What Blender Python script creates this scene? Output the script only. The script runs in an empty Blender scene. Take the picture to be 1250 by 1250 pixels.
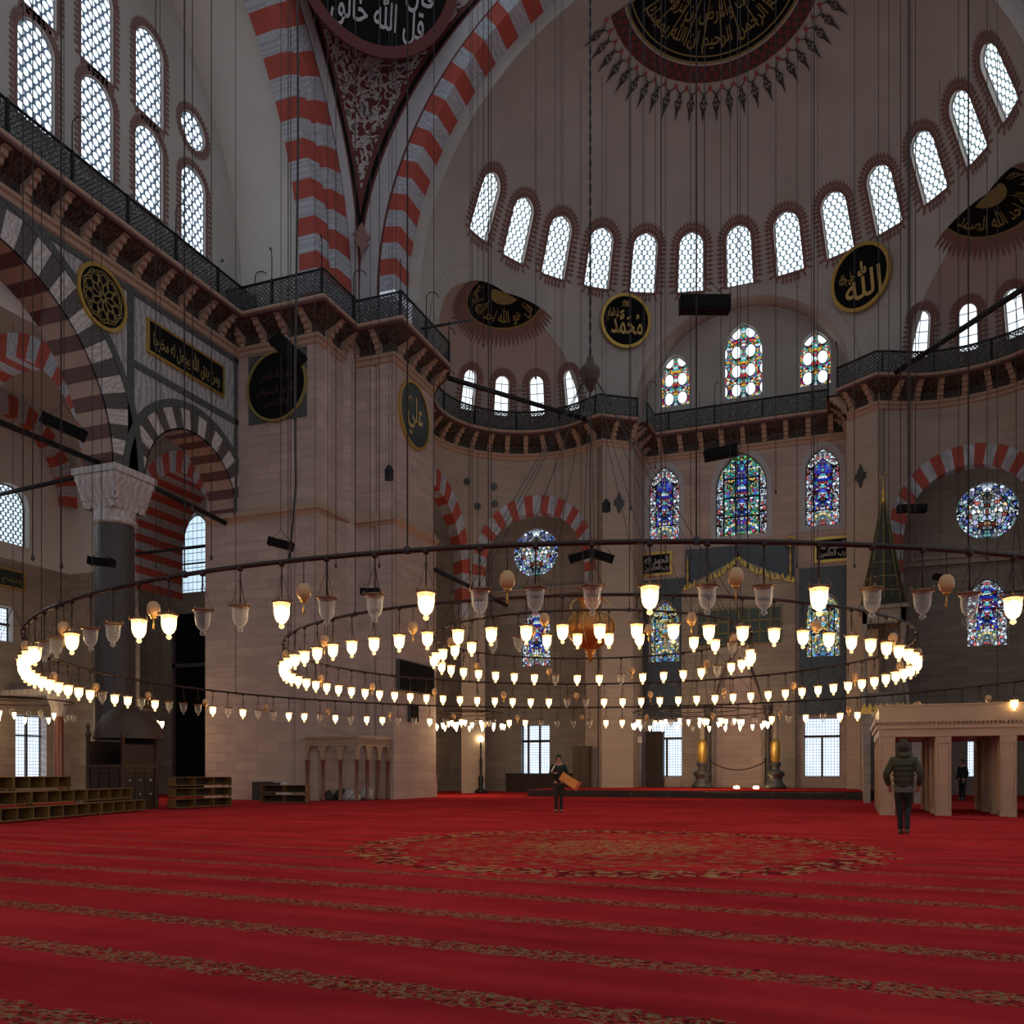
import bpy, bmesh, math, random
from math import pi, sin, cos, atan2, sqrt, hypot, radians
from mathutils import Vector, Matrix
from mathutils.geometry import tessellate_polygon
random.seed(7)
SC = bpy.context.scene
COL = SC.collection
# ------------------------------------------------------------------ camera model (level camera with rising front)
FPX, HOR, EYE, YAW = 1080., 943., 1.2, radians(20.77)
CA, SA = cos(YAW), sin(YAW)
def ray(x, y):
    u = (x-625)/FPX
    return Vector((u*CA-SA, u*SA+CA, (HOR-y)/FPX))
def atY(x, y, Y): d = ray(x, y); t = Y/d.y; return Vector((0, 0, EYE))+d*t
def atX(x, y, X): d = ray(x, y); t = X/d.x; return Vector((0, 0, EYE))+d*t
def atZ(x, y, Z=0.): d = ray(x, y); t = (Z-EYE)/d.z; return Vector((0, 0, EYE))+d*t
def atD(x, y, dep): return Vector((0, 0, EYE))+ray(x, y)*dep     # dep = distance along the view axis

# ------------------------------------------------------------------ object helpers
class MB:
    def __init__(s): s.v = []; s.f = []; s.m = []; s.uv = []; s.sm = []
    def face(s, pts, mat=0, uv=None, smooth=False):
        n = len(s.v); s.v += [tuple(p) for p in pts]
        s.f.append(tuple(range(n, n+len(pts)))); s.m.append(mat); s.uv.append(uv); s.sm.append(smooth)
    def mesh(s, verts, faces, mat=0, smooth=False, uvs=None):
        n = len(s.v); s.v += [tuple(p) for p in verts]
        for f in faces:
            s.f.append(tuple(n+i for i in f)); s.m.append(mat); s.sm.append(smooth)
            s.uv.append([uvs[i] for i in f] if uvs else None)
    def box(s, x0, x1, y0, y1, z0, z1, mat=0, M=None, bev=0):
        v = [(x, y, z) for z in (z0, z1) for y in (y0, y1) for x in (x0, x1)]
        if M is not None: v = [M @ Vector(p) for p in v]
        s.mesh(v, [(0, 2, 3, 1), (4, 5, 7, 6), (0, 1, 5, 4), (2, 6, 7, 3), (0, 4, 6, 2), (1, 3, 7, 5)], mat)
    def tube(s, pts, r, n=6, mat=0, cap=True, closed=False):
        pts = [Vector(p) for p in pts]; N = len(pts); rs = r if isinstance(r, (list, tuple)) else [r]*N
        rings = []
        for i, p in enumerate(pts):
            if closed: t = pts[(i+1) % N]-pts[i-1]
            else: t = pts[min(i+1, N-1)]-pts[max(i-1, 0)]
            t.normalize()
            a = Vector((0, 0, 1)) if abs(t.z) < .9 else Vector((1, 0, 0))
            b = t.cross(a).normalized(); c = b.cross(t)
            rings.append([p+(b*cos(2*pi*k/n)+c*sin(2*pi*k/n))*rs[i] for k in range(n)])
        v = [q for g in rings for q in g]; f = []
        M_ = N if closed else N-1
        for i in range(M_):
            j = (i+1) % N
            for k in range(n): f.append((i*n+k, i*n+(k+1) % n, j*n+(k+1) % n, j*n+k))
        if cap and not closed: f.append(tuple(range(n))[::-1]); f.append(tuple((N-1)*n+k for k in range(n)))
        s.mesh(v, f, mat, True)
    def lathe(s, prof, c=(0, 0, 0), n=24, mat=0, smooth=True, a0=0, M=None):
        v = []
        for (r, z) in prof:
            for k in range(n):
                a = a0+2*pi*k/n; p = Vector((c[0]+r*cos(a), c[1]+r*sin(a), c[2]+z))
                v.append(M @ p if M is not None else p)
        f = [(i*n+k, i*n+(k+1) % n, (i+1)*n+(k+1) % n, (i+1)*n+k) for i in range(len(prof)-1) for k in range(n)]
        s.mesh(v, f, mat, smooth)
    def prism(s, poly, z0, z1, mat=0, top=True, bottom=True):
        n = len(poly)
        for i in range(n):
            p, q = poly[i], poly[(i+1) % n]
            s.face([(p[0], p[1], z0), (q[0], q[1], z0), (q[0], q[1], z1), (p[0], p[1], z1)], mat)
        tri = tessellate_polygon([[Vector((p[0], p[1], 0)) for p in poly]])
        for t in tri:
            if top: s.face([(poly[i][0], poly[i][1], z1) for i in t], mat)
            if bottom: s.face([(poly[i][0], poly[i][1], z0) for i in t], mat)
    def build(s, name, mats, parent=None, loc=None, weld=False, **kw):
        me = bpy.data.meshes.new(name); me.from_pydata(s.v, [], s.f)
        if not isinstance(mats, (list, tuple)): mats = [mats]
        for m in mats: me.materials.append(m)
        me.polygons.foreach_set('material_index', s.m); me.polygons.foreach_set('use_smooth', s.sm)
        me.update()
        uvl = me.uv_layers.new(name='UVMap')
        vs = me.vertices
        for p, uv in zip(me.polygons, s.uv):
            if uv is None:
                nx, ny, nz = map(abs, p.normal)
                for li in p.loop_indices:
                    co = vs[me.loops[li].vertex_index].co
                    uvl.data[li].uv = (co.x, co.y) if nz > .75 else ((co.y, co.z) if nx > ny else (co.x, co.z))
            else:
                for li, q in zip(p.loop_indices, uv): uvl.data[li].uv = q
        if weld:
            bm = bmesh.new(); bm.from_mesh(me); bmesh.ops.remove_doubles(bm, verts=bm.verts, dist=1e-4); bm.to_mesh(me); bm.free()
        o = bpy.data.objects.new(name, me); COL.objects.link(o)
        if parent is not None: o.parent = parent
        if loc is not None: o.location = loc
        return tag(o, **kw)
def tag(o, label=None, cat=None, group=None, kind=None):
    if label: o['label'] = label
    if cat: o['category'] = cat
    if group: o['group'] = group
    if kind: o['kind'] = kind
    return o
def empty(name, loc=(0, 0, 0), rz=0., **kw):
    o = bpy.data.objects.new(name, None); o.location = loc; o.rotation_euler = (0, 0, rz); o.empty_display_size = .1
    COL.objects.link(o); return tag(o, **kw)
def dup(root, loc=None, rz=None, label=None, group=None):
    r = root.copy(); COL.objects.link(r)
    if loc is not None: r.location = loc
    if rz is not None: r.rotation_euler = (0, 0, rz)
    if label: r['label'] = label
    if group: r['group'] = group
    for ch in list(root.children):
        c = ch.copy(); COL.objects.link(c); c.parent = r
        for g in list(ch.children):
            d = g.copy(); COL.objects.link(d); d.parent = c
    return r
def struct(mb, name, mats, label, **kw): return mb.build(name, mats, kind='structure', label=label, cat=kw.pop('cat', 'wall'), **kw)

# ------------------------------------------------------------------ node helpers
class NT:
    def __init__(s, name):
        s.mat = bpy.data.materials.new(name); s.mat.use_nodes = True; s.t = s.mat.node_tree; s.t.nodes.clear()
        s.out = s.t.nodes.new('ShaderNodeOutputMaterial')
    def n(s, typ, ins=None, **kw):
        nd = s.t.nodes.new(typ)
        for k, v in kw.items(): setattr(nd, k, v)
        if ins:
            for k, v in ins.items(): s.set(nd.inputs[k], v)
        return nd
    def set(s, sock, v):
        if isinstance(v, bpy.types.NodeSocket): s.t.links.new(v, sock)
        elif isinstance(v, bpy.types.Node): s.t.links.new(v.outputs[0], sock)
        else:
            if hasattr(sock.default_value, '__len__') and not hasattr(v, '__len__'): v = (v,)*len(sock.default_value)
            if hasattr(sock.default_value, '__len__') and len(sock.default_value) == 4 and len(v) == 3: v = (*v, 1)
            sock.default_value = v
    def m(s, op, a, b=None, c=None, clamp=False):
        nd = s.t.nodes.new('ShaderNodeMath'); nd.operation = op; nd.use_clamp = clamp
        s.set(nd.inputs[0], a)
        if b is not None: s.set(nd.inputs[1], b)
        if c is not None: s.set(nd.inputs[2], c)
        return nd.outputs[0]
    def ss(s, x, lo, hi):     # smoothstep
        nd = s.t.nodes.new('ShaderNodeMapRange'); nd.interpolation_type = 'SMOOTHSTEP'
        s.set(nd.inputs[0], x); nd.inputs[1].default_value = lo; nd.inputs[2].default_value = hi
        return nd.outputs[0]
    def mix(s, f, a, b):
        nd = s.t.nodes.new('ShaderNodeMix'); nd.data_type = 'RGBA'
        s.set(nd.inputs[0], f); s.set(nd.inputs[6], a); s.set(nd.inputs[7], b); return nd.outputs[2]
    def ramp(s, f, stops, interp='LINEAR'):
        nd = s.t.nodes.new('ShaderNodeValToRGB'); cr = nd.color_ramp; cr.interpolation = interp
        while len(cr.elements) < len(stops): cr.elements.new(.5)
        for e, (p, c) in zip(cr.elements, stops): e.position = p; e.color = (*c, 1)
        s.set(nd.inputs[0], f); return nd.outputs[0]
    def uv(s): return s.n('ShaderNodeUVMap').outputs[0]
    def obj(s): return s.n('ShaderNodeTexCoord').outputs['Object']
    def sep(s, v): nd = s.n('ShaderNodeSeparateXYZ', {0: v}); return nd.outputs[0], nd.outputs[1], nd.outputs[2]
    def comb(s, x, y, z=0.): return s.n('ShaderNodeCombineXYZ', {0: x, 1: y, 2: z}).outputs[0]
    def noise(s, vec, scale, detail=3., rough=.5, col=False):
        nd = s.n('ShaderNodeTexNoise', {'Vector': vec, 'Scale': scale, 'Detail': detail, 'Roughness': rough}); return nd.outputs[1 if col else 0]
    def vor(s, vec, scale, feature='F1', rnd=1.):
        return s.n('ShaderNodeTexVoronoi', {'Vector': vec, 'Scale': scale, 'Randomness': rnd}, feature=feature)
    def bump(s, h, st=.3, dist=.02): return s.n('ShaderNodeBump', {'Height': h, 'Strength': st, 'Distance': dist}).outputs[0]
    def bsdf(s, col, rough=.6, metal=0., bump=None, **ins):
        nd = s.n('ShaderNodeBsdfPrincipled', {'Base Color': col, 'Roughness': rough, 'Metallic': metal})
        if bump is not None: s.set(nd.inputs['Normal'], bump)
        for k, v in ins.items(): s.set(nd.inputs[k.replace('_', ' ')], v)
        return s.done(nd.outputs[0])
    def emit(s, col, st=1.): return s.done(s.n('ShaderNodeEmission', {0: col, 1: st}).outputs[0])
    def done(s, sh): s.t.links.new(sh, s.out.inputs[0]); return s.mat
def flat(name, col, rough=.6, metal=0., var=.12, scale=3., **ins):
    t = NT(name); n = t.noise(t.obj(), scale, 4.)
    lo = tuple(c*(1-var) for c in col); hi = tuple(min(1, c*(1+var)) for c in col)
    return t.bsdf(t.mix(n, lo, hi), rough, metal, **ins)
def ashlar(name, c1, c2, mortar, bw=1.1, bh=.42, var=.25, rough=.75):
    t = NT(name); uv = t.uv()
    b = t.n('ShaderNodeTexBrick', {'Vector': uv, 'Color1': c1, 'Color2': c2, 'Mortar': mortar, 'Scale': 1., 'Mortar Size': .008, 'Bias': 0., 'Brick Width': bw, 'Row Height': bh})
    x, y, z = t.sep(uv)
    v1 = t.noise(t.comb(t.m('MULTIPLY', x, .35), t.m('MULTIPLY', y, 3.2)), 1.2, 6., .65)
    v2 = t.noise(uv, .25, 4., .6)
    f = t.m('ADD', t.m('MULTIPLY', t.m('SUBTRACT', v1, .5), var*2.2), t.m('MULTIPLY', t.m('SUBTRACT', v2, .5), var*2.0))
    f = t.m('ADD', f, 1.)
    c = t.n('ShaderNodeMixRGB', {0: 1., 1: b.outputs[0], 2: t.comb(f, f, f)}, blend_type='MULTIPLY').outputs[0]
    return t.bsdf(c, rough, bump=t.bump(t.m('ADD', b.outputs[1], v1), .25, .02))
M = {}
M['pink'] = ashlar('pink_marble_ashlar', (.50, .37, .315), (.42, .31, .265), (.30, .21, .18))
M['beige'] = ashlar('beige_stone_ashlar', (.36, .30, .24), (.29, .24, .19), (.18, .14, .11), 1.2, .38, .3)
M['buff'] = ashlar('buff_rendered_stone', (.42, .34, .27), (.40, .32, .26), (.33, .25, .2), 1.5, .6, .22)
M['cornice'] = flat('pink_moulding_stone', (.42, .28, .2), .6, scale=6)
def plaster():
    t = NT('grey_lime_plaster'); o = t.obj()
    n = t.noise(o, .35, 5., .6); n2 = t.noise(o, 2.5, 4., .6)
    c = t.ramp(n, [(.3, (.40, .375, .34)), (.7, (.52, .495, .46))])
    c = t.mix(t.m('MULTIPLY', n2, .25), c, (.34, .29, .25))
    return t.bsdf(c, .85, bump=t.bump(n2, .15, .02))
M['plaster'] = plaster()
M['plaster_pink'] = flat('rosy_lime_plaster', (.42, .345, .31), .85, var=.1, scale=.6)
M['plaster_white'] = flat('white_lime_plaster', (.62, .6, .55), .85, var=.1, scale=.5)
def veined(name, c1, c2, sc=1., rough=.45):
    t = NT(name); uv = t.uv()
    n = t.noise(uv, .8*sc, 6., .7, True)
    w = t.n('ShaderNodeTexWave', {'Vector': t.n('ShaderNodeVectorMath', {0: uv, 1: n}, operation='ADD').outputs[0], 'Scale': 1.1*sc, 'Distortion': 6., 'Detail': 4.})
    return t.bsdf(t.mix(w.outputs[1], c1, c2), rough)
M['marble'] = veined('veined_grey_marble', (.27, .26, .265), (.46, .43, .42))
M['marble_white'] = veined('veined_white_marble', (.40, .36, .34), (.56, .52, .50))
M['marble_dark'] = veined('dark_green_breccia', (.05, .055, .055), (.11, .115, .11), 2.)
M['porphyry'] = veined('dark_granite', (.032, .023, .02), (.08, .06, .052), 3., .5)
M['vblack'] = veined('dark_voussoir_stone', (.06, .05, .05), (.12, .1, .095), 2.)
M['vwhite'] = veined('pale_voussoir_marble', (.40, .36, .34), (.62, .57, .54), 1.5)
M['vblue'] = veined('painted_pale_blue_voussoir', (.34, .35, .39), (.50, .51, .55), 1.5)
M['vred'] = flat('painted_red_voussoir', (.42, .075, .05), .7, var=.25, scale=4)
M['vmaroon'] = flat('maroon_voussoir', (.10, .03, .025), .6, var=.25, scale=4)
M['vtan'] = flat('tan_voussoir', (.36, .24, .18), .6, var=.25, scale=4)
M['darkred'] = flat('dark_red_paint', (.12, .022, .02), .7)
M['strip'] = flat('pale_grey_paint', (.44, .43, .44), .8)
M['gold'] = flat('gilding', (.62, .40, .10), .35, .75, scale=30)
M['goldpaint'] = flat('gold_paint', (.55, .38, .12), .5, .1, scale=30)
M['olivegold'] = flat('dull_gold_paint', (.26, .20, .06), .6, .0, scale=10)
M['black'] = flat('black_lacquer', (.009, .009, .009), .9, Specular_IOR_Level=.1)
M['brass'] = flat('aged_brass', (.22, .11, .05), .4, .6, scale=20)
M['blackgreen'] = flat('dark_green_panel', (.018, .03, .026), .4)
M['iron'] = flat('black_iron', (.02, .02, .022), .5, .6, scale=20)
M['rod'] = flat('brown_iron_rod', (.05, .03, .025), .45, .7, scale=20)
M['cable'] = flat('dark_cable', (.035, .03, .03), .7)
M['steel'] = flat('dark_grey_metal', (.09, .09, .09), .5, .5)
M['darkpaint'] = flat('black_ornament_paint', (.03, .035, .035), .7)
M['rust'] = flat('red_brown_paint', (.23, .12, .105), .8, var=.2, scale=8)
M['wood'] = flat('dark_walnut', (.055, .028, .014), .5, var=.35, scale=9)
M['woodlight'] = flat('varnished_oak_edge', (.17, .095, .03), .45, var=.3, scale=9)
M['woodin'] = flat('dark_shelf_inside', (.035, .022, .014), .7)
M['mahfil'] = flat('warm_marble', (.36, .24, .165), .4, var=.14, scale=2)
M['redcol'] = flat('red_marble_colonette', (.17, .055, .04), .35)
M['white'] = flat('white_paint', (.7, .7, .68), .5)
M['greenpaint'] = flat('dark_spire_paint', (.03, .032, .02), .6)
M['skin'] = flat('skin', (.42, .22, .15), .6, var=.05)
M['hair'] = flat('dark_hair', (.02, .016, .014), .7)
M['navy'] = flat('navy_black_cloth', (.012, .016, .022), .9)
M['trouser'] = flat('black_cloth', (.012, .011, .012), .9)
M['brownpants'] = flat('dark_brown_cloth', (.03, .017, .014), .9)
M['olive'] = flat('dark_olive_quilt', (.035, .035, .015), .75)
M['greyshirt'] = flat('grey_jersey', (.10, .10, .10), .9)
M['shoe'] = flat('shoe_leather', (.05, .04, .035), .5)
M['orange'] = flat('orange_folder', (.72, .27, .04), .5)
M['orangered'] = flat('orange_red_folder', (.45, .08, .03), .5)
M['paper'] = flat('paper', (.7, .68, .55), .7)
M['globe'] = flat('amber_gilding', (.50, .20, .045), .35, .6, scale=8)
M['egg'] = flat('ostrich_egg_shell', (.62, .34, .15), .3, scale=14)
M['plastic'] = flat('pale_wrapped_bundle', (.42, .40, .37), .4, var=.3)
def tiles(name, base, a, b, sc=5.):
    t = NT(name); uv = t.uv(); v = t.vor(uv, sc)
    f = t.m('MODULO', t.m('MULTIPLY', v.outputs[0], 4.), 1.)
    c = t.ramp(f, [(0, base), (.45, a), (.55, base), (.8, b), (1, base)])
    return t.bsdf(c, .25)
M['tile'] = tiles('iznik_tile', (.034, .04, .046), (.075, .09, .105), (.05, .06, .058), 7.)
M['tile_green'] = tiles('green_inscription_tile', (.012, .03, .02), (.10, .11, .06), (.02, .05, .03), 4.)
def corbelpanel():
    t = NT('painted_soffit_panel'); uv = t.uv(); v = t.vor(uv, 7.)
    c = t.ramp(v.outputs[0], [(0, (.015, .012, .01)), (.35, (.03, .02, .02)), (.5, (.12, .08, .05)), (.7, (.02, .02, .02))])
    return t.bsdf(c, .7)
M['soffit'] = corbelpanel()
def floral():
    t = NT('red_floral_pendentive'); uv = t.uv()
    n = t.noise(uv, .9, 2.); w = t.n('ShaderNodeVectorMath', {0: uv, 1: t.noise(uv, 1.6, 2., .5, True)}, operation='ADD').outputs[0]
    d = t.vor(w, 1.5, rnd=.8).outputs[0]; d2 = t.vor(w, 3.6).outputs[0]
    vine = t.ss(t.m('ABSOLUTE', t.m('SUBTRACT', t.noise(uv, 2.6, 2.), .5)), .05, .025)
    c = t.mix(vine, (.12, .018, .016), (.40, .38, .36))
    c = t.mix(t.ss(t.m('ABSOLUTE', t.m('SUBTRACT', d2, .3)), .12, .06), c, (.42, .40, .38)); c = t.mix(t.ss(d2, .16, .12), c, (.07, .06, .06))
    c = t.mix(t.ss(d, .34, .31), c, (.45, .43, .41)); c = t.mix(t.ss(d, .25, .22), c, (.10, .09, .09)); c = t.mix(t.ss(d, .09, .07), c, (.3, .28, .27))
    return t.bsdf(c, .8)
M['floral'] = floral()
def interlace():
    t = NT('red_interlace_band'); uv = t.uv()
    w = t.n('ShaderNodeTexWave', {'Vector': uv, 'Scale': 1.3, 'Distortion': 0.}, bands_direction='DIAGONAL')
    x, y, z = t.sep(uv)
    w2 = t.n('ShaderNodeTexWave', {'Vector': t.comb(x, t.m('MULTIPLY', y, -1.)), 'Scale': 1.3, 'Distortion': 0.}, bands_direction='DIAGONAL')
    f = t.m('MAXIMUM', t.ss(w.outputs[1], .75, .95), t.ss(w2.outputs[1], .75, .95))
    return t.bsdf(t.mix(f, (.17, .03, .025), (.04, .03, .03)), .8)
M['interlace'] = interlace()
def railmat():
    t = NT('pierced_iron_screen'); uv = t.uv()
    x, y, z = t.sep(uv)
    v = t.vor(t.comb(t.m('MULTIPLY', x, 1.), t.m('MULTIPLY', y, 1.)), 5.5, rnd=.25).outputs[0]
    ring = t.m('MAXIMUM', t.ss(t.m('ABSOLUTE', t.m('SUBTRACT', v, .42)), .17, .13), t.ss(v, .2, .14))
    b = t.n('ShaderNodeBsdfPrincipled', {'Base Color': (.035, .04, .042), 'Roughness': .6})
    tr = t.n('ShaderNodeBsdfTransparent')
    return t.done(t.n('ShaderNodeMixShader', {0: ring, 1: tr.outputs[0], 2: b.outputs[0]}).outputs[0])
M['rail'] = railmat()
# ---- glazing
def hexglass(name, s=.3, el=1.25, hole=.43, day=(.80, .90, 1.), st=1.25, lead=(.10, .14, .2)):
    t = NT(name); x, y, z = t.sep(t.uv())
    x = t.m('DIVIDE', x, s); y = t.m('DIVIDE', y, s*el)
    def cell(ox, oy):
        fx = t.m('SUBTRACT', t.m('FRACT', t.m('ADD', x, ox+100.)), .5)
        fy = t.m('MULTIPLY', t.m('SUBTRACT', t.m('FRACT', t.m('DIVIDE', t.m('ADD', y, oy+173.2), 1.4)), .5), 1.4)
        return t.m('SQRT', t.m('ADD', t.m('MULTIPLY', fx, fx), t.m('MULTIPLY', fy, fy)))
    d = t.m('MINIMUM', cell(0, 0), cell(.5, .7))
    f = t.ss(d, hole+.04, hole-.05)
    c = t.mix(f, lead, day)  # leading emits too; glare of the panes is put into its bluish colour
    return t.emit(c, t.m('ADD', .6, t.m('MULTIPLY', f, st-.6)))
M['hex'] = hexglass('round_pane_daylight_glass', .35, 1.0, .36, lead=(.10, .15, .22))
M['hex_s'] = hexglass('small_round_pane_glass', .34, 1.0, .37, (.88, .96, 1.), 1.5, (.2, .3, .36))
M['hex_small'] = hexglass('honeycomb_glass', .26, 1.0, .36, (.75, .9, 1.), 1.0, (.05, .07, .12))
M['hex_fill'] = hexglass('fill_light_honeycomb_glass', .26, 1.0, .36, (.8, .92, 1.), 9.0, (.05, .07, .12))  # extra strong glow for the added windows that brighten the aisle
def leaded(name, w, h, day=(.85, .93, 1.), st=1.3, th=.05, lead=(.06, .08, .1)):
    t = NT(name); x, y, z = t.sep(t.uv())
    fx = t.m('ABSOLUTE', t.m('SUBTRACT', t.m('FRACT', t.m('ADD', t.m('DIVIDE', x, w), 100.5)), .5))
    fy = t.m('ABSOLUTE', t.m('SUBTRACT', t.m('FRACT', t.m('ADD', t.m('DIVIDE', y, h), 100.)), .5))
    f = t.m('MULTIPLY', t.ss(fx, th*.6, th*1.3), t.ss(fy, th*.6, th*1.3))
    n = t.noise(t.uv(), 1.3, 2.)
    dd = t.mix(t.ss(n, .35, .75), day, tuple(c*.8 for c in day))
    return t.emit(t.mix(f, lead, dd), st)
M['leaded'] = leaded('leaded_daylight_glass', .42, .5)
M['casement'] = leaded('small_paned_casement_glass', .16, .16, (.78, .88, 1.), 1.25, .1, (.2, .27, .36))
M['sidelight'] = leaded('coloured_side_window_glass', .3, .4, (.62, .82, 1.), .95)
def stained(name, palette, sc=5., lead=.07, st=1., white=.25, blobs=None):
    t = NT(name); x, y, z = t.sep(t.uv()); ax = t.m('ABSOLUTE', x)
    vec = t.comb(ax, y)
    v = t.vor(vec, sc); e = t.vor(vec, sc, 'DISTANCE_TO_EDGE').outputs[0]
    r, g, b = t.sep(v.outputs[1])
    stops = [(i/len(palette), c) for i, c in enumerate(palette)]
    c = t.ramp(r, stops, 'CONSTANT')
    br = t.ss(g, -.2, 1.)
    f = t.ss(e, lead*.4, lead)
    if blobs:
        bx, by, rr = blobs     # rows of big pale discs
        fx = t.m('MULTIPLY', t.m('SUBTRACT', t.m('FRACT', t.m('DIVIDE', ax, bx)), .5), bx)
        fy = t.m('MULTIPLY', t.m('SUBTRACT', t.m('FRACT', t.m('DIVIDE', y, by)), .5), by*.75)
        d = t.m('SQRT', t.m('ADD', t.m('MULTIPLY', fx, fx), t.m('MULTIPLY', fy, fy)))
        k = t.ss(d, rr, rr-.04); c = t.mix(k, c, (.85, .95, 1.))
        f = t.m('MAXIMUM', t.m('MULTIPLY', f, t.ss(d, rr+.0, rr+.05)), k); br = t.m('MAXIMUM', br, k)
    col = t.mix(f, (.008, .008, .01), c)
    return t.emit(col, t.m('MULTIPLY', br, st))
PW = (.75, .88, .95)
M['st_top'] = stained('stained_glass_upper', [(.8, .45, .05), (.05, .45, .4), PW, (.55, .03, .05), (.75, .5, .1), (.1, .5, .5), (.25, .05, .4)], 9., .08, 1.2, blobs=(.8, 1.12, .29))
M['st_blue'] = stained('stained_glass_blue', [(.02, .04, .5), PW, (.04, .12, .7), (.1, .5, .6), (.5, .05, .1), PW, (.1, .04, .4), (.7, .5, .2)], 7.5, .1, .95)
M['st_teal'] = stained('stained_glass_teal', [(.05, .4, .35), PW, (.04, .15, .6), (.15, .5, .2), (.1, .45, .5), (.55, .08, .2), (.7, .5, .15), PW], 7., .1, .95)
M['st_scroll'] = stained('stained_glass_scroll_border', [PW, (.6, .7, .85), (.6, .15, .14), PW, (.3, .35, .65), (.75, .78, .8), PW], 6.5, .13, .95)
M['st_warm'] = stained('stained_glass_warm', [(.55, .5, .15), PW, (.1, .35, .6), (.6, .35, .1), (.2, .5, .3), (.6, .55, .3), (.1, .1, .4)], 8., .1, 1.2)
M['st_round'] = stained('stained_glass_rosette', [PW, (.5, .12, .1), PW, (.75, .55, .3), (.15, .4, .35), PW, (.4, .42, .7), (.8, .7, .6)], 5., .13, 1.05)
M['st_roundrim'] = stained('stained_glass_rosette_rim', [(.12, .2, .65), PW, (.2, .5, .5), PW, (.3, .25, .6), (.6, .7, .85)], 5.5, .13, 1.)
M['bulb'] = NT('lamp_glow').emit((1., .74, .36), 22.)
def glass(name, tint, lit=0.):
    t = NT(name)
    fr = t.n('ShaderNodeLayerWeight', {0: .35}).outputs[1]
    tr = t.n('ShaderNodeBsdfTransparent', {0: tint})
    gl = t.n('ShaderNodeBsdfPrincipled', {'Base Color': (.95, .92, .86), 'Roughness': .15})
    a = t.n('ShaderNodeMixShader', {0: t.m('ADD', .10, t.m('MULTIPLY', fr, .65)), 1: tr.outputs[0], 2: gl.outputs[0]}).outputs[0]
    if lit:
        a = t.n('ShaderNodeAddShader', {0: a, 1: t.n('ShaderNodeEmission', {0: (1., .68, .3), 1: lit}).outputs[0]}).outputs[0]
    return t.done(a)
M['glass'] = glass('clear_lamp_glass', (.95, .93, .9))
M['glass_lit'] = glass('lamp_glass_with_flame', (.98, .95, .9), .5)
def carpet():
    t = NT('red_prayer_carpet'); o = t.obj(); x, y, z = t.sep(o)
    ang = radians(-4.5)
    v = t.m('ADD', t.m('MULTIPLY', y, cos(ang)), t.m('MULTIPLY', x, -sin(ang)))
    u = t.m('ADD', t.m('MULTIPLY', x, cos(ang)), t.m('MULTIPLY', y, sin(ang)))
    uvv = t.comb(u, v)
    P = 1.21
    ph = t.m('ADD', t.m('DIVIDE', v, P), 50.07)
    s = t.m('ABSOLUTE', t.m('SUBTRACT', t.m('FRACT', ph), .5))          # 0 at band centre
    wob = t.m('MULTIPLY', t.m('SINE', t.m('MULTIPLY', u, 2*pi/.42)), .018)
    wob = t.m('ADD', wob, t.m('MULTIPLY', t.m('SUBTRACT', t.noise(uvv, 12., 1.), .5), .05))
    band = t.ss(t.m('ADD', s, wob), .135, .105)
    dx = t.m('ADD', x, 3.55); dy = t.m('SUBTRACT', y, 13.9)
    rr = t.m('SQRT', t.m('ADD', t.m('MULTIPLY', dx, dx), t.m('MULTIPLY', dy, dy)))
    th = t.m('ARCTAN2', dy, dx)
    inside = t.ss(rr, 4.45, 4.2)
    band = t.m('MULTIPLY', band, t.m('SUBTRACT', 1., inside))
    scal = t.m('MULTIPLY', t.m('COSINE', t.m('MULTIPLY', th, 28.)), .10)
    rs = t.m('ADD', rr, scal)
    ring = t.m('MULTIPLY', t.ss(rs, 3.35, 3.45), t.ss(rs, 4.25, 4.15))
    core = t.ss(rs, 1.5, 1.4)
    far = t.ss(y, 30., 24.)
    red1 = t.noise(o, .35, 5., .65); red2 = t.noise(t.comb(t.m('MULTIPLY', u, .25), t.m('MULTIPLY', v, 2.)), 1., 5., .6)
    fine = t.noise(o, 60., 2.)
    base = t.ramp(t.m('ADD', t.m('MULTIPLY', red1, .5), t.m('MULTIPLY', red2, .5)), [(.36, (.27, .016, .02)), (.62, (.50, .032, .036))])
    vo = t.vor(uvv, 26.); vd = t.m('ABSOLUTE', t.m('SUBTRACT', t.noise(uvv, 9., 2.), .5))
    r_, g_, b_ = t.sep(vo.outputs[1])
    flo = t.ramp(r_, [(0, (.15, .10, .045)), (.22, (.04, .012, .012)), (.42, (.26, .02, .02)), (.62, (.09, .085, .04)), (.76, (.28, .14, .06)), (.86, (.02, .015, .02))], 'CONSTANT')
    flo = t.mix(t.ss(vd, .05, .025), flo, (.25, .20, .09))
    dist_fade = t.m('ADD', .18, t.m('MULTIPLY', t.ss(y, 15., 7.5), .6))  # row bands painted fainter with distance from the viewpoint
    edge = t.m('MULTIPLY', t.ss(t.m('ADD', s, wob), .20, .185), t.ss(t.m('ADD', s, wob), .155, .17))
    flo = t.mix(t.ss(t.noise(uvv, 30., 2.), .48, .6), flo, base)
    c = t.mix(t.m('MULTIPLY', band, dist_fade), base, flo)
    vm = t.vor(o, 9.); mr, mg, mb_ = t.sep(vm.outputs[1])
    mcol = t.ramp(mr, [(0, (.34, .18, .07)), (.2, (.10, .012, .016)), (.45, (.34, .17, .07)), (.6, (.16, .015, .02)), (.85, (.38, .24, .11))], 'CONSTANT')
    sw = t.m('ABSOLUTE', t.m('SUBTRACT', t.noise(o, 3.2, 2., .6), .5))
    ringmask = t.m('MULTIPLY', ring, t.m('MULTIPLY', t.ss(sw, .085, .06), .9))
    c = t.mix(ringmask, c, mcol)
    n2 = t.noise(o, 4., 4., .65)
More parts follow.
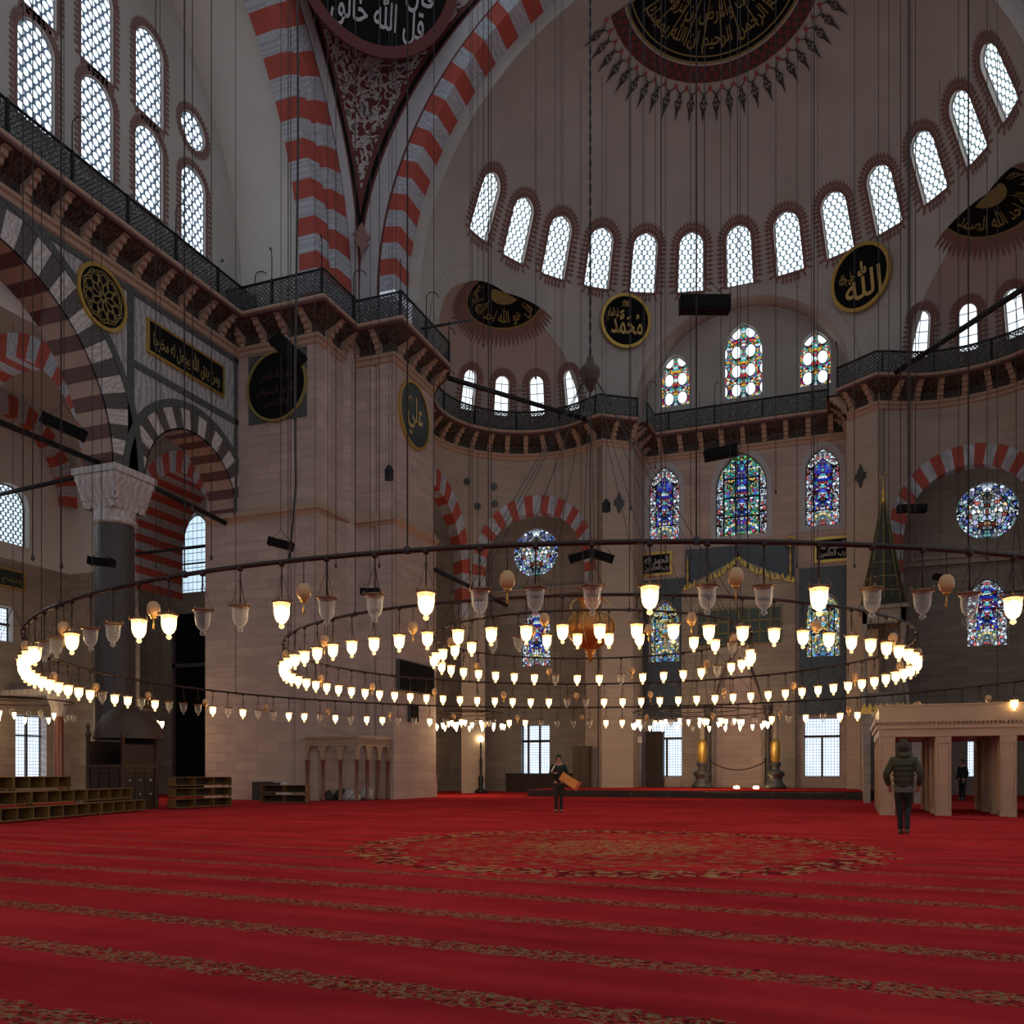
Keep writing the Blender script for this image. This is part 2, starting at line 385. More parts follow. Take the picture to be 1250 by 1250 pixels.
    inn = t.m('MULTIPLY', t.m('MULTIPLY', t.ss(rr, 3.25, 3.1), t.ss(n2, .5, .56)), .75)
    c = t.mix(inn, c, t.mix(t.ss(mr, .4, .6), (.36, .15, .06), (.22, .10, .05)))
    c = t.mix(t.m('MULTIPLY', core, t.ss(vm.outputs[0], .55, .4)), c, (.35, .16, .07))
    return t.bsdf(c, 1., bump=t.bump(fine, .35, .01), Specular_IOR_Level=.0)
M['carpet'] = carpet()
_AR = {'ا': 0xFE8D, 'د': 0xFEA9, 'ذ': 0xFEAB, 'ر': 0xFEAD, 'ز': 0xFEAF, 'و': 0xFEED, 'ب': 0xFE8F, 'ت': 0xFE95, 'ج': 0xFE9D, 'ح': 0xFEA1, 'خ': 0xFEA5, 'س': 0xFEB1, 'ش': 0xFEB5, 'ص': 0xFEB9, 'ض': 0xFEBD,
       'ع': 0xFEC9, 'ف': 0xFED1, 'ق': 0xFED5, 'ك': 0xFED9, 'ل': 0xFEDD, 'م': 0xFEE1, 'ن': 0xFEE5, 'ه': 0xFEE9, 'ي': 0xFEF1}
def shape_ar(s):
    """joined letter forms in visual order"""
    out = []
    for w in s.replace('الله', '\uFDF2').replace('محمد', '\uFDF4').split(' '):
        g = []; i = 0
        while i < len(w):
            c = w[i]; prev = i > 0 and w[i-1] in _AR and w[i-1] not in 'ادذرزو'
            if c not in _AR: g.append(c); i += 1; continue
            if c == 'ل' and i+1 < len(w) and w[i+1] == 'ا': g.append(chr(0xFEFC if prev else 0xFEFB)); i += 2; continue
            nxt = i+1 < len(w) and w[i+1] in _AR and c not in 'ادذرزو'
            g.append(chr(_AR[c]+((3 if prev else 2) if nxt else (1 if prev else 0)))); i += 1
        out.append(''.join(g[::-1]))
    return ' '.join(out[::-1])
def textmesh(s, size=1., res=3, bold=0.):
    s = shape_ar(s)
    c = bpy.data.curves.new('t', 'FONT'); c.body = s; c.size = size; c.resolution_u = res; c.align_x = 'CENTER'; c.align_y = 'CENTER'; c.offset = bold
    o = bpy.data.objects.new('t', c); COL.objects.link(o); bpy.context.view_layer.update()
    dg = bpy.context.evaluated_depsgraph_get(); ev = o.evaluated_get(dg); me = ev.to_mesh()
    v = [tuple(p.co) for p in me.vertices]; f = [tuple(p.vertices) for p in me.polygons]
    ev.to_mesh_clear(); bpy.data.objects.remove(o); bpy.data.curves.remove(c)
    if v:
        xs = [p[0] for p in v]; ys = [p[1] for p in v]; cx = (min(xs)+max(xs))/2; cy = (min(ys)+max(ys))/2
        v = [(p[0]-cx, p[1]-cy, 0) for p in v]
    return v, f, (max(xs)-min(xs), max(ys)-min(ys))
def fit_text(mb, s, w, h, F, mat=0, thick=0., bold=0., lift=.03):
    """text scaled to w x h, mapped by F(a,b,d)"""
    v, f, (tw, th) = textmesh(s, 1., 3, bold); sx, sy = w/tw, h/th
    mb.mesh([F(p[0]*sx, p[1]*sy, lift) for p in v], f, mat)
# ------------------------------------------------------------------ outlines, windows, walls
AX = -5.73            # nave axis
def outline(kind, w, h, off=0., n=9):
    """closed loop of (a,b): b=0 sill, b=h crown"""
    W = w/2+off
    if kind == 'circle':
        R = w/2+off; return [(R*cos(t), h/2+R*sin(t)) for t in [2*pi*k/32-pi/2 for k in range(32)]]
    if kind == 'rect': return [(-W, -off), (W, -off), (W, h+off), (-W, h+off)]
    if kind == 'round':
        s = h-w/2; return [(-W, -off), (W, -off)]+[(W*cos(t), s+W*sin(t)) for t in [pi*k/(2*n) for k in range(2*n+1)]]
    if kind == 'point':
        s = h-w*.72; top = h+off*1.2; pts = [(-W, -off), (W, -off)]
        arc = []
        for k in range(n+1):
            t = k/n; x = W*cos(t*pi/2); y = s+(top-s)*(sin(t*pi/2)**.92)
            x = W*(1-t)**.62 if t < 1 else 0; y = s+(top-s)*t**1.0
            arc.append((x, y))
        arc = []
        for k in range(n+1):       # two-centred arch
            R = (W*W+(top-s)**2)/(2*W); cx = W-R; a1 = atan2(top-s, -cx); t = a1*k/n
            arc.append((cx+R*cos(t), s+R*sin(t)))
        return pts+arc+[(-x, y) for x, y in arc[-2::-1]]
def loop_prism(mb, F, loop, d0, d1, mat=0):
    n = len(loop); acc = 0
    for i in range(n):
        a, b = loop[i], loop[(i+1) % n]; L = hypot(b[0]-a[0], b[1]-a[1])
        mb.face([F(*a, d0), F(*b, d0), F(*b, d1), F(*a, d1)], mat, [(acc, d0), (acc+L, d0), (acc+L, d1), (acc, d1)]); acc += L
def ring_face(mb, F, inner, outer, d, mat=0):
    n = len(inner)
    for i in range(n):
        j = (i+1) % n
        mb.face([F(*inner[i], d), F(*inner[j], d), F(*outer[j], d), F(*outer[i], d)], mat, [inner[i], inner[j], outer[j], outer[i]])
def fill(mb, F, loop, d, mat=0, holes=()):
    loops = [[Vector((a, b, 0)) for a, b in loop]]+[[Vector((a, b, 0)) for a, b in h] for h in holes]
    flatp = [p for l in loops for p in l]
    for t in tessellate_polygon(loops):
        mb.face([F(flatp[i].x, flatp[i].y, d) for i in t], mat, [(flatp[i].x, flatp[i].y) for i in t])
def plate(mb, F, loop, d0, d1, mat=0, side=None):
    fill(mb, F, loop, d0, mat); loop_prism(mb, F, loop, d0, d1, mat if side is None else side)
def resample(loop, step):
    out = []
    n = len(loop)
    for i in range(n):
        a, b = loop[i], loop[(i+1) % n]; L = hypot(b[0]-a[0], b[1]-a[1]); k = max(1, int(round(L/step)))
        out += [(a[0]+(b[0]-a[0])*j/k, a[1]+(b[1]-a[1])*j/k) for j in range(k)]
    return out
WN = [0]
def subdiv_fill(mb, F, kind, w, h, d, mat):
    """pane as horizontal strips so that it follows a curved wall"""
    if kind == 'rect' or kind == 'circle' or kind == 'round' or kind == 'point':
        lp = outline(kind, w, h, 0.); n = 14; rows = []
        ymax = max(p[1] for p in lp); ymin = min(p[1] for p in lp)
        for i in range(n+1):
            y = ymin+(ymax-ymin)*(i/n); y = min(max(y, ymin+1e-4), ymax-1e-4); xs = []
            for j in range(len(lp)):
                a, b = lp[j], lp[(j+1) % len(lp)]
                if (a[1]-y)*(b[1]-y) <= 0 and abs(a[1]-b[1]) > 1e-9: xs.append(a[0]+(b[0]-a[0])*(y-a[1])/(b[1]-a[1]))
            rows.append((y, min(xs), max(xs)))
        for (y0, l0, r0), (y1, l1, r1) in zip(rows, rows[1:]):
            for k in range(4):
                q = [(l0+(r0-l0)*k/4, y0), (l0+(r0-l0)*(k+1)/4, y0), (l1+(r1-l1)*(k+1)/4, y1), (l1+(r1-l1)*k/4, y1)]
                mb.face([F(*p, d) for p in q], mat, q)
def window(F, kind, w, h, pane, label, depth=.4, border=None, frame=None, rim='plaster', bars=None, group=None, bw=.34, tooth=.26):
    WN[0] += 1; r = empty('window_%d' % WN[0], F(0, h/2, 0), label=label, cat='window', group=group, kind='structure')
    off = r.location
    G = lambda a, b, d: F(a, b, d)-off
    lp = outline(kind, w, h)
    m = MB(); loop_prism(m, G, lp, -.0, depth); m.build('reveal', M[rim], r)
    m = MB(); subdiv_fill(m, G, kind, w, h, depth*.9, 0); m.build('glass_pane', M[pane], r)
    # raised stone/plaster frame close to the glass
    m = MB(); inn = outline(kind, w, h, -.05); ring_face(m, G, inn, lp, depth*.8); loop_prism(m, G, inn, depth*.8, depth*.92)
    m.build('window_frame', M[frame or 'strip'], r)
    if border:
        m = MB(); a = outline(kind, w, h, .015); b = outline(kind, w, h, bw*.38); a = resample(a, .2)
        c = lambda p: p
        # painted band and teeth, laid just proud of the wall
        oa = resample(outline(kind, w, h, .02), .22); n = len(oa)
        cx, cy = 0, h/2
        def nrm(i):
            p, q = oa[i-1], oa[(i+1) % n]; dx, dy = q[0]-p[0], q[1]-p[1]; L = hypot(dx, dy) or 1; return dy/L, -dx/L
        for i in range(n):
            j = (i+1) % n; n0, n1 = nrm(i), nrm(j)
            w1 = bw*.42
            q = [oa[i], oa[j], (oa[j][0]+n1[0]*w1, oa[j][1]+n1[1]*w1), (oa[i][0]+n0[0]*w1, oa[i][1]+n0[1]*w1)]
            m.face([G(*p, -.02) for p in q], 0)
            mx, my = (q[2][0]+q[3][0])/2, (q[2][1]+q[3][1])/2; nx, ny = (n0[0]+n1[0])/2, (n0[1]+n1[1])/2
            e = tooth; tx, ty = -ny, nx
            lf = [(mx+tx*.11, my+ty*.11), (mx+tx*.04+nx*e*.25, my+ty*.04+ny*e*.25), (mx+tx*.095+nx*e*.5, my+ty*.095+ny*e*.5), (mx+nx*e, my+ny*e),
                  (mx-tx*.095+nx*e*.5, my-ty*.095+ny*e*.5), (mx-tx*.04+nx*e*.25, my-ty*.04+ny*e*.25), (mx-tx*.11, my-ty*.11)]
            m.face([G(*p, -.02) for p in lf], 0)
        m.build('painted_border', M[border], r)
    if bars:
        m = MB()
        for (a0, a1, b0, b1) in bars:
            plate(m, G, [(a0, b0), (a1, b0), (a1, b1), (a0, b1)], depth*.55, depth*.8)
        m.build('mullion', M['wood'], r)
    return r
def clipgrid(S, us, vs, G, mb, mat=0, UV=None, smooth=True):
    """param grid S(u,v) keeping G(u,v)>0, cut exactly along G=0"""
    gv = {}
    def g(i, j):
        if (i, j) not in gv: gv[i, j] = G(us[i], vs[j])
        return gv[i, j]
    UV = UV or (lambda u, v: (u, v))
    for i in range(len(us)-1):
        for j in range(len(vs)-1):
            ix = [(i, j), (i+1, j), (i+1, j+1), (i, j+1)]; gs = [g(*k) for k in ix]
            if all(x <= 0 for x in gs): continue
            ps = [(us[a], vs[b]) for a, b in ix]
            if any(x <= 0 for x in gs):
                out = []
                for k in range(4):
                    p, q, gp, gq = ps[k], ps[(k+1) % 4], gs[k], gs[(k+1) % 4]
                    if gp > 0: out.append(p)
                    if (gp > 0) != (gq > 0):
                        lo, hi = (p, q) if gp > 0 else (q, p)
                        for _ in range(9):
                            md = ((lo[0]+hi[0])/2, (lo[1]+hi[1])/2)
                            if G(*md) > 0: lo = md
                            else: hi = md
                        out.append(lo)
                ps = out
                if len(ps) < 3: continue
            mb.face([S(*p) for p in ps], mat, [UV(*p) for p in ps], smooth)
def lin(a, b, n): return [a+(b-a)*i/n for i in range(n+1)]
def arch_g(a, b, kind, w, h):
    """>0 outside the window outline"""
    if kind == 'round':
        s = h-w/2
        return max(abs(a)-w/2, -b) if b < s else hypot(a, b-s)-w/2
    if kind == 'circle': return hypot(a, b-h/2)-w/2
    if kind == 'point':
        s = h-w*.72; W = w/2
        if b < s: return max(abs(a)-W, -b)
        R = (W*W+(h-s)**2)/(2*W); return hypot(abs(a)-(W-R), b-s)-R
    return max(abs(a)-w/2, -b, b-h)
def arch_ring(mb, F, ca, cb, r0, r1, n, mats, d0=0., d1=.6, t0=0., t1=pi, phase=0, pointed=0.):
    """alternating voussoirs: front face r0..r1, soffit d0..d1, in the (a,b) frame"""
    for i in range(n):
        m = mats[(i+phase) % 2]
        for k in range(3):
            a, b = t0+(t1-t0)*(i+k/3)/n, t0+(t1-t0)*(i+(k+1)/3)/n
            P = lambda r, t, d: F(ca+r*cos(t), cb+r*sin(t)*(1+pointed*max(0, sin(t))**2), d)
            mb.face([P(r0, a, d0), P(r0, b, d0), P(r1, b, d0), P(r1, a, d0)], m, [(r0*a, r0), (r0*b, r0), (r0*b, r1), (r0*a, r1)])
            mb.face([P(r0, a, d0), P(r0, b, d0), P(r0, b, d1), P(r0, a, d1)], m, [(r0*a, d0), (r0*b, d0), (r0*b, d1), (r0*a, d1)])
FY = lambda Y, X0=0., Z0=0.: (lambda a, b, d: Vector((X0+a, Y+d, Z0+b)))          # wall facing -Y
FX = lambda X, Y0=0., Z0=0.: (lambda a, b, d: Vector((X-d, Y0+a, Z0+b)))          # wall facing +X
# ------------------------------------------------------------------ floor
m = MB(); m.face([(-42, -8, 0), (26, -8, 0), (26, 62, 0), (-42, 62, 0)]); struct(m, 'floor', M['carpet'], 'red prayer carpet with floral row bands and a large round medallion', cat='floor')
# ------------------------------------------------------------------ semi-dome over the qibla end
RB, ZB, YB = 13.0, 25.45, 39.3
SB = ZB-21.0
def big(ph, s, d=0.):
    if s <= SB: r, z = RB+d, 21+s
    else: t = (s-SB)/RB; r, z = (RB+d)*cos(t), ZB+(RB+d)*sin(t)
    return Vector((AX+r*sin(ph), YB+r*cos(ph), z))
def inbig(p, e=0.):
    if p.y < YB: return min(RB+e-abs(p.x-AX), 1.)
    q = hypot(p.x-AX, p.y-YB)
    return RB+e-q if p.z < ZB else RB+e-sqrt(q*q+(p.z-ZB)**2)
RE, ZE = 5.53, 21.9
EC = {s: Vector((AX+s*10.37, 43.8, ZE)) for s in (-1, 1)}
EN = {s: Vector((s*.854, .52, 0)) for s in (-1, 1)}            # outward direction of the niche
ET = {s: Vector((-s*.52, .854, 0))*1. for s in (-1, 1)}        # along the chord towards the qibla
def inex(p, s, e=0.):
    v = p-EC[s]
    if p.z < ZE: v.z = 0
    return RE+e-v.length
YT, RT, ZT = 53.3, 5.9, 22.5
def intym(p):
    if p.y < 44: return -1
    u = abs(p.x-AX)
    return RT-u if p.z < ZT else RT-hypot(u, p.z-ZT)
NW, DL = 13, radians(12.75)
SW = 8.05; WW, WH = 1.42, 3.0
RWIN = RB*cos((9.55-SB)/RB)
def gbig(ph, s):
    p = big(ph, s)
    g = min(-inex(p, -1), -inex(p, 1), -intym(p))
    k = round(ph/DL)
    if abs(k) <= 6 and 7.5 < s < 12: g = min(g, arch_g((ph-k*DL)*RWIN, s-SW, 'round', WW, WH))
    return g
m = MB()
clipgrid(big, lin(-pi/2, pi/2, 170), lin(0, SB+RB*pi/2-.02, 110), gbig, m, UV=lambda u, v: (u*RB, v))
# barrel between the great arch and the semi-dome
prof = [(-RB, 21.)]+[(-RB*cos(t), ZB+RB*sin(t)) for t in lin(0, pi, 48)]+[(RB, 21.)]
for (a, b), (c, d) in zip(prof, prof[1:]):
    m.face([(AX+a, 36.4, b), (AX+c, 36.4, d), (AX+c, YB, d), (AX+a, YB, b)], 0, smooth=True)
struct(m, 'ceiling_qibla_semidome', M['plaster'], 'large grey plastered half dome above the far wall', cat='ceiling', weld=True)
for k in range(-6, 7):
    F = (lambda a, b, d, k=k: big(k*DL+a/RWIN, SW+b, d))
    pos = {-6: 'leftmost of the thirteen', 6: 'rightmost of the thirteen', 0: 'middle one of the thirteen'}.get(k, ('%s from the %s end of the thirteen' % (['', '', 'second', 'third', 'fourth', 'fifth', 'sixth', 'mid'][7-abs(k)] if abs(k) < 6 else '', 'left' if k < 0 else 'right')))
    window(F, 'round', WW, WH, 'hex_s', 'arched daylight window with toothed brown border, ' + pos + ' in the half dome', .22, 'rust', tooth=.42, bw=.3)
# exedra small half domes with drum
for s, side in ((-1, 'left'), (1, 'right')):
    C, Nn, T = EC[s], EN[s], ET[s]
    def S(a, b, d=0., C=C, Nn=Nn, T=T):   # a = angle along the niche, b = arc length up from z 21
        if b <= ZE-21: r, z = RE+d, 21+b
        else: t = (b-(ZE-21))/RE; r, z = (RE+d)*cos(t), ZE+(RE+d)*sin(t)
        return Vector((C.x, C.y, 0))+(Nn*cos(a)+T*sin(a))*r+Vector((0, 0, z))
    WA = [.07, .46, .845, 1.25]
    EW, EH, ES = .84, 2.2, 1.2
    def g(a, b, S=S, WA=WA):
        x = -inbig(S(a, b), -.0)
        for w in WA: x = min(x, arch_g((a-w)*RE*.96, b-ES, 'round', EW, EH))
        return x
    m = MB(); clipgrid(S, lin(-pi*.62, pi*.62, 96), lin(0, .9+RE*pi/2-.02, 60), g, m, UV=lambda u, v: (u*RE, v))
    struct(m, 'ceiling_%s_exedra' % side, M['plaster_pink'], 'small rosy half dome over the %s corner niche' % side, cat='ceiling', weld=True)
    for i, w in enumerate(WA):
        F = (lambda a, b, d, w=w, S=S: S(w+a/(RE*.96), ES+b, d))
        nm = ['fourth', 'third', 'second', 'first'][i]
        window(F, 'round', EW, EH, 'leaded', 'narrow arched leaded window with toothed border, %s from the prayer wall in the %s corner niche' % (nm, side), .25, 'rust', tooth=.36, bw=.26)
# reveal mouldings round the openings in the big surface
def edge_path(sign, ph0, fn, n=64, s0=.4):
    out = []
    for i in range(n+1):
        t = pi*i/n; lo, hi = 0., 9.
        for _ in range(24):
            md = (lo+hi)/2; p = big(ph0+md*cos(t)/RB, s0+md*sin(t))
            if fn(p) > 0: lo = md
            else: hi = md
        out.append((t, lo))
    return out
def band(name, ph0, fn, width, label, s0=.4, lip=None):
    m = MB(); pth = edge_path(1, ph0, fn, s0=s0)
    Q = lambda t, r, d: big(ph0+r*cos(t)/RB, s0+r*sin(t), d)
    for (t, r), (t2, r2) in zip(pth, pth[1:]):
        m.face([Q(t, r-.01, -.05), Q(t2, r2-.01, -.05), Q(t2, r2+width, -.05), Q(t, r+width, -.05)], 0)
        m.face([Q(t, r+width, -.05), Q(t2, r2+width, -.05), Q(t2, r2+width+.06, .0), Q(t, r+width+.06, 0.)], 1)
        m.face([Q(t, r-.01, -.05), Q(t2, r2-.01, -.05), Q(t2, r2-.01, .25), Q(t, r-.01, .25)], 0)
    m.build(name, [M['plaster'], M['plaster_pink']], kind='structure', label=label, cat='moulding')
def ph_of(p): return atan2(p.x-AX, p.y-YB)
for s, side in ((-1, 'left'), (1, 'right')):
    p = EC[s]+EN[s]*RE; band('trim_%d' % (10+s), ph_of(EC[s]+EN[s]*2.), lambda p, s=s: inex(p, s), .75, 'plaster arch band framing the %s corner niche' % side)
band('trim_12', 0., intym, .55, 'plaster arch band above the three coloured windows')
# tympanum of the qibla bay (three coloured windows) and its barrel reveal
m = MB()
hs = []
TW = [(-4.0, 1.75, 3.1, 23.3), (0., 2.2, 4.35, 23.22), (4.0, 1.75, 3.1, 23.3)]
lp = [(-RT, 20.9), (RT, 20.9)]+[(RT*cos(t), ZT+RT*sin(t)) for t in lin(0, pi, 32)]
fill(m, FY(YT, AX), lp, 0, 0, [[(u+a, z+b) for a, b in outline('point', w, h)] for u, w, h, z in TW])
for (t, t2) in zip(lin(0, pi, 32), lin(0, pi, 32)[1:]):
    m.face([(AX+RT*cos(t), 50.2, ZT+RT*sin(t)), (AX+RT*cos(t2), 50.2, ZT+RT*sin(t2)), (AX+RT*cos(t2), YT, ZT+RT*sin(t2)), (AX+RT*cos(t), YT, ZT+RT*sin(t))], 1, smooth=True) if False else None
def gt(x, y): 
    p = Vector((AX+RT*cos(x), y, ZT+RT*sin(x))); return -inbig(p)
clipgrid(lambda t, y: Vector((AX+RT*cos(t), y, ZT+RT*sin(t))), lin(0, pi, 48), lin(48, YT, 40), gt, m, 1)
for sx in (-1, 1): m.face([(AX+sx*RT, 51., 20.9), (AX+sx*RT, YT, 20.9), (AX+sx*RT, YT, ZT), (AX+sx*RT, 51., ZT)], 1)
struct(m, 'wall_qibla_tympanum', [M['plaster'], M['plaster_pink']], 'arched plaster wall above the gallery holding three coloured windows')
for (u, w, h, z), nm in zip(TW, ('left', 'middle', 'right')):
    window(FY(YT, AX+u, z), 'point', w, h, 'st_top', 'stained window of pale discs and yellow glass above the far gallery, %s of three' % nm, .35)
# crown medallion of the semi-dome
MC = Vector((AX, 41.2))
def crown(x, y, d=.06):
    q = hypot(x-AX, y-YB); return Vector((x, y, ZB+sqrt(max(0, RB*RB-q*q))-d))
def pol(r, t, d=.06): return crown(MC.x+1.05*r*cos(t), MC.y+1.05*r*sin(t), d)
cm = empty('ceiling_medallion', crown(AX, 44), label='half-round black and gold calligraphy medallion at the crown of the large half dome', cat='painted medallion')
off = cm.location
def rel(f): return lambda *a: f(*a)-off
P = rel(pol)
def annulus(mb, r0, r1, d, nr=3, nt=48, mat=0, t0=0., t1=pi, P=P):
    for i in range(nt):
        for j in range(nr):
            a, b = t0+(t1-t0)*i/nt, t0+(t1-t0)*(i+1)/nt; r, q = r0+(r1-r0)*j/nr, r0+(r1-r0)*(j+1)/nr
            mb.face([P(r, a, d), P(r, b, d), P(q, b, d), P(q, a, d)], mat, [(r1*a, r), (r1*b, r), (r1*b, q), (r1*a, q)])
m = MB(); annulus(m, .01, 3.82, .05, 8); m.build('black_field', M['black'], cm)
for q0, q1 in ((3.82, 3.92), (3.6, 3.66)): m = MB(); annulus(m, q0, q1, .065, 1); m.build('gold_line', M['olivegold'], cm)
m = MB(); annulus(m, 1.28, 1.34, .07, 1, 30)
for k in range(25):
    t = pi*(k+.5)/25
    if k % 2: m.face([P(.1, t-.02, .07), P(1.25, t-.012, .07), P(1.25, t+.012, .07), P(.1, t+.02, .07)])
m.build('sunburst', M['olivegold'], cm)
def arc_text(mb, s, r, th, width, P, t_mid=pi/2, mat=0, d=.08, flip=1):
    v, f, (tw, hh) = textmesh(s, 1., 3, .012); k = width/tw; kh = th/hh
    mb.mesh([P(r-p[1]*kh, t_mid-flip*(p[0]*k)/r, d) for p in v], f, mat)
m = MB()
arc_text(m, 'بسم الله الرحمن الرحيم ان الله يمسك', 2.95, 1.15, 8.2, P)
arc_text(m, 'السموات والارض ان تزولا', 2.0, .85, 5.0, P)
for k in range(11):
    t = pi*(k+.7)/11.5
    m.face([P(1.4, t-.02, .08), P(3.3, t+.03, .08), P(3.3, t+.05, .08), P(1.4, t+.01, .08)])
m.build('calligraphy', M['olivegold'], cm)
m = MB(); annulus(m, 3.98, 4.6, .05, 1); m.build('interlace_band', M['interlace'], cm)
m = MB(); annulus(m, 3.92, 3.98, .06, 1); m.build('pale_line', M['strip'], cm)
NP = 27
mk = MB(); mr = MB(); ml = MB()
for k in range(NP):
    t = pi*(k+.5)/NP; w = .6
    def q(dr, dt, d=.07, t=t): return P(4.6+dr, t+dt*w/5., d)
    o = [(.42, 0), (.5, .16), (.6, .12), (.72, .3), (.9, .2), (1.02, .1), (1.4, 0)]
    mk.face([q(*p) for p in o]+[q(a, -b) for a, b in o[-2:0:-1]])
    for a, b in ((.62, 0), (.8, 0), (.76, .15), (.76, -.15)):
        ml.face([q(a-.06, b, .09), q(a, b+.045, .09), q(a+.09, b, .09), q(a, b-.045, .09)])
    # scallop loops
    for h in lin(-.5, .5, 8)[:-1]:
        h2 = h+.125
        f = lambda x: .08+.3*(1-abs(2*x)**2.)
        mk.face([q(f(h), h*.95), q(f(h2), h2*.95), q(f(h2)+.06, h2*.95), q(f(h)+.06, h*.95)])
    mr.face([q(.05, .5), q(.18, .36), q(.34, .4), q(.26, .5), q(.34, .62), q(.18, .64)])
for i_, o_ in ((1, mr), (2, ml)): mk.mesh(o_.v, o_.f, i_)
mk.build('painted_fringe', [M['darkpaint'], M['vred'], M['plaster']], cm)
# small dome medallions
for s, side in ((-1, 'left'), (1, 'right')):
    C = EC[s]; Nn = EN[s]; T = ET[s]
    m0 = C+Nn*1.5+T*.1
    def PS(r, t, d=.05, m0=m0, C=C, Nn=Nn, T=T, s=s):
        p = m0+Nn*(r*1.0*sin(t))+T*(r*cos(t))*(1.12); q = hypot(p.x-C.x, p.y-C.y)
        return Vector((p.x, p.y, ZE+sqrt(max(0., RE*RE-q*q))-d))
    PS0 = PS; PS = (lambda r, t, d=.05, PS0=PS0: PS0(r*.86, t, d))
    e = empty('ceiling_medallion', PS(1, pi/2), label='gold calligraphy half medallion with brown fringe under the small half dome of the %s niche' % side, cat='painted medallion')
    PR = (lambda r, t, d=.05, PS=PS, off=e.location.copy(): PS(r, t, d)-off)
    m = MB(); annulus(m, .01, 2.2, .04, 6, 40, P=PR, t0=-.25, t1=pi+.25); m.build('black_field', M['black'], e)
    m = MB(); annulus(m, 2.2, 2.28, .05, 1, 40, P=PR, t0=-.25, t1=pi+.25); annulus(m, .01, .85, .055, 2, 30, P=PR)
    arc_text(m, 'قل هو الله احد الله الصمد', 1.55, 1.15, 5.2, PR, d=.07, flip=-s); m.build('calligraphy', M['olivegold'], e)
    m = MB(); annulus(m, 2.28, 2.62, .04, 1, 40, P=PR, t0=-.25, t1=pi+.25)
    for k in range(40):
        t = -.25+(pi+.5)*(k+.5)/40
        m.face([PR(2.62, t-.035), PR(2.85, t-.03), PR(3.15, t), PR(2.85, t+.03), PR(2.62, t+.035)])
    m.build('brown_fringe', M['rust'], e)
# ------------------------------------------------------------------ great arches and pendentive
ZC = 22.8
m = MB()   # east arch
arch_ring(m, lambda a, b, d: Vector((AX+a, 35.1+d, ZC+b)), 0, 0, 13.2, 13.97, 60, (0, 1), 0, 1.3)
for i in range(2):
    for sx in (-1, 1):
        m.face([(AX+sx*13.2, 35.1, 20.5+i), (AX+sx*13.97, 35.1, 20.5+i), (AX+sx*13.97, 35.1, 21.5+i), (AX+sx*13.2, 35.1, 21.5+i)], i % 2)
        m.face([(AX+sx*13.2, 35.1, 20.5+i), (AX+sx*13.2, 36.4, 20.5+i), (AX+sx*13.2, 36.4, 21.5+i), (AX+sx*13.2, 35.1, 21.5+i)], i % 2)
arch_ring(m, lambda a, b, d: Vector((AX+a, 36.4+d, ZC+b)), 0, 0, 12.6, 13.22, 24, (2, 2), 0, 0.01)
struct(m, 'wall_great_arch_far', [M['vred'], M['vblue'], M['plaster']], 'great arch of red and pale blue painted blocks in front of the large half dome', cat='arch')
YL = 20.6
m = MB()   # left great arch, stepped section
prof = [(14.6, 0.), (13.45, 0.), (13.25, .3), (12.95, .3), (12.8, .0), (11.8, 0.), (11.8, .9)]
NV = 52
for i in range(NV):
    for k in range(3):
        a, b = pi*(i+k/3)/NV, pi*(i+(k+1)/3)/NV
        if b > pi*.52 : continue
        for (r, d), (r2, d2) in zip(prof, prof[1:]):
            Q = lambda r, t, d: (-21.2-d, YL+r*cos(t), ZC+r*sin(t))
            m.face([Q(r, a, d), Q(r, b, d), Q(r2, b, d2), Q(r2, a, d2)], i % 2, [(a*12, r), (b*12, r), (b*12, r2), (a*12, r2)])
for i in range(2):
    for (r, d), (r2, d2) in zip(prof, prof[1:]):
        z = 20.8+i; m.face([(-21.2-d, YL+r, z), (-21.2-d2, YL+r2, z), (-21.2-d2, YL+r2, z+1), (-21.2-d, YL+r, z+1)], i % 2)
struct(m, 'wall_great_arch_left', [M['vred'], M['vblue']], 'great arch of red and pale blue painted blocks before the left window wall', cat='arch')
m = MB()   # barrel + tympanum of left arch
RT2 = 12.25
for a, b in zip(lin(0, pi, 72), lin(0, pi, 72)[1:]):
    Q = lambda r, t, x: (x, YL+r*cos(t), ZC+r*sin(t))
    m.face([Q(RT2, a, -21.9), Q(RT2, b, -21.9), Q(RT2-.35, b, -25.2), Q(RT2-.35, a, -25.2)], 0, smooth=True)
    m.face([Q(11.8, a, -22.1), Q(11.8, b, -22.1), Q(RT2+.05, b, -22.1), Q(RT2+.05, a, -22.1)], 0)
m.face([(-21.9, YL+RT2-.1, 20.8), (-25.2, YL+RT2-.35, 20.8), (-25.2, YL+RT2-.35, ZC), (-21.9, YL+RT2, ZC)], 0)
TWN = []
for (x0, x1, yt, yb, k) in [(22, 67, 28, 155, 'round'), (100, 138, 97, 211, 'round'), (166, 199, 156, 257, 'round'), (222, 251, 206, 303, 'round'), (47-22, 69, -112, 18, 'round'), (100, 138, -33, 86, 'round'), (166, 200, 38, 144, 'round')]:
    xc = (x0+x1)/2; A, B, Mi, Tt = (atX(x, y, -25.2) for x, y in ((x0, yb), (x1, yb), (xc, yb), (xc, yt)))
    TWN.append((Mi.y, 1.42, Tt.z-Mi.z, Mi.z, k))
cpt = atX(236, 160, -25.2); TWN.append((cpt.y, 1.42, 1.62, cpt.z-.81, 'circle'))
hl = [[(y+a, z+b) for a, b in outline(k, w, h)] for y, w, h, z, k in TWN]
R_ = RT2-.3
lp = [(YL-R_, 20.7), (YL+R_, 20.7)]+[(YL+R_*cos(t), ZC+R_*sin(t)) for t in lin(0, pi, 60)]
